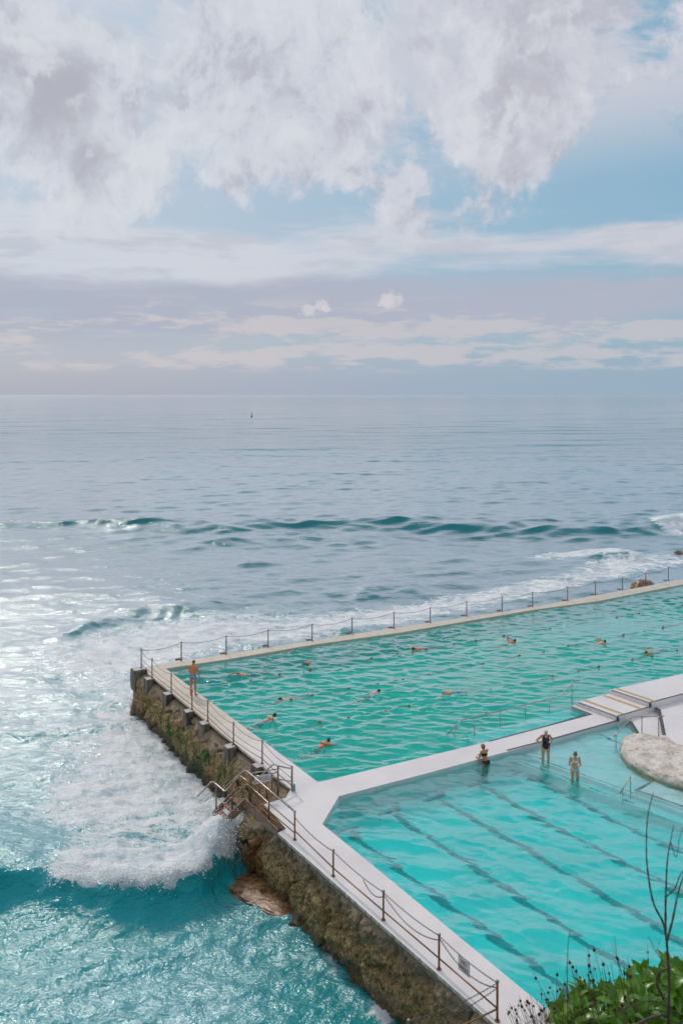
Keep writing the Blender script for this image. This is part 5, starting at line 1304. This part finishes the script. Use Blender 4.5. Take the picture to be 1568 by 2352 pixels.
# club rush with round seed heads
M_RUSH = simple('dry_rush', (.26, .20, .10), .7, col2=(.13, .14, .05), scale=5); M_SEED = simple('brown_seed_head', (.085, .035, .022), .8, bump=.8, bscale=200)
rush = tag(empty('club_rush', tuple(P(1250, 2480, 10.9))), 'wispy clump of thin rush stalks with round brown seed heads', 'rush')
SEEDS = MB().ball((0, 0, 0), 1, 8, 6, (1, 1, 1.15)).mesh('seed_head'); SEEDS.materials.append(M_SEED); SEEDS.polygons.foreach_set('use_smooth', np.ones(len(SEEDS.polygons), bool))
HEADS = [(1230, 2248), (1262, 2270), (1243, 2285), (1308, 2212), (1315, 2222), (1323, 2232), (1331, 2246), (1352, 2219), (1352, 2196), (1366, 2226), (1385, 2216), (1398, 2237), (1415, 2200), (1418, 2203), (1280, 2278), (1279, 2240), (1257, 2297), (1190, 2311), (1195, 2300), (1215, 2306), (1225, 2312), (1249, 2318), (1487, 2188), (1399, 2255), (1364, 2183), (1440, 2240), (1297, 2262), (1342, 2254), (1186, 2330), (1205, 2322)]
for k in range(165):
    if k < len(HEADS): hx, hy = HEADS[k]; sd = True
    else: hx = rg.uniform(1165, 1450) if k < 130 else rg.uniform(1160, 1310); hy = max(env(max(hx, 1275)) - 75, 2200) + 15 + rg.random() ** .8 * 110 + max(0, 1290 - hx) * .35; sd = rg.random() < .22
    Yd = rg.uniform(4.7, 5.5); tip = at(hx, hy, Yd); bx_ = hx + rg.gauss(35, 26); ba = at(bx_, 2400 + rg.random() * 30, Yd + rg.uniform(-.1, .2))
    ext_ = (tip - ba) * rg.uniform(.04, .16); mid = ba.lerp(tip, .55) + Vector((rg.gauss(0, .01), rg.gauss(0, .01), 0))
    st_ = child(MB().tube(smooth_curve([ba, mid, tip, tip + ext_], 3), .0022, 5, True, .0008).obj('stalk', M_RUSH, None, True, fix=False), rush)
    if sd:
        s = bpy.data.objects.new('seed_head', SEEDS); COL.objects.link(s); s.parent = st_; r_ = rg.uniform(.0055, .009)
        s.matrix_basis = Matrix.Translation(tip) @ Matrix.Scale(r_, 4)
# bare twiggy shrub close to the lens
bare = tag(empty('bare_shrub', tuple(at(1530, 2600, 3.0))), 'leafless dark branching twigs rising at the right edge in front of the pool', 'shrub')
def branch(pts, r0, r1, Yd, name='branch'):
    q = smooth_curve([at(x, y, Yd + (0 if len(t) < 1 else t[0])) for x, y, *t in pts], 6)
    n = len(q); rs = [.52 * (r0 + (r1 - r0) * i / (n - 1)) * (1 + .18 * math.sin(i * 2.1)) for i in range(n)]
    return child(MB().tube(q, rs, 7).obj(name, M_TWIG, None, True, fix=False), bare)
branch([(1520, 2640), (1530, 2400), (1536, 2280), (1533, 2200), (1530, 2160)], .012, .008, 3.0, 'trunk')
branch([(1531, 2165), (1522, 2120), (1500, 2075), (1488, 2010), (1484, 1960), (1485, 1900), (1490, 1860), (1500, 1822)], .008, .0025, 3.0)
branch([(1528, 2140), (1528, 2080), (1530, 2010), (1533, 1970), (1540, 1930), (1547, 1895)], .008, .002, 3.0)
branch([(1532, 2160), (1545, 2110), (1555, 2060), (1570, 2010), (1600, 1940)], .008, .003, 2.9)
branch([(1530, 2060), (1550, 2040), (1565, 2005), (1600, 1975)], .005, .003, 3.05)
branch([(1540, 1935), (1552, 1970), (1560, 1925), (1572, 1890)], .003, .0015, 3.1)
branch([(1534, 2225), (1512, 2235), (1508, 2262), (1524, 2295)], .006, .009, 2.8)
branch([(1300, 2560), (1303, 2352), (1302, 2270), (1303, 2190), (1308, 2135)], .005, .0022, 3.2)
branch([(1450, 2560), (1440, 2352), (1425, 2250), (1415, 2190), (1411, 2150)], .0035, .0018, 3.4)
branch([(1528, 2215), (1515, 2200), (1502, 2180), (1493, 2160), (1488, 2152)], .004, .0015, 3.6)
branch([(1506, 2188), (1512, 2172), (1516, 2155)], .002, .001, 3.6)
branch([(1528, 2330), (1480, 2345), (1430, 2380), (1380, 2420)], .009, .012, 2.7)
branch([(1560, 2330), (1500, 2300), (1440, 2315), (1380, 2340)], .005, .003, 3.3)
branch([(1545, 2420), (1575, 2340), (1620, 2290)], .010, .012, 2.8)
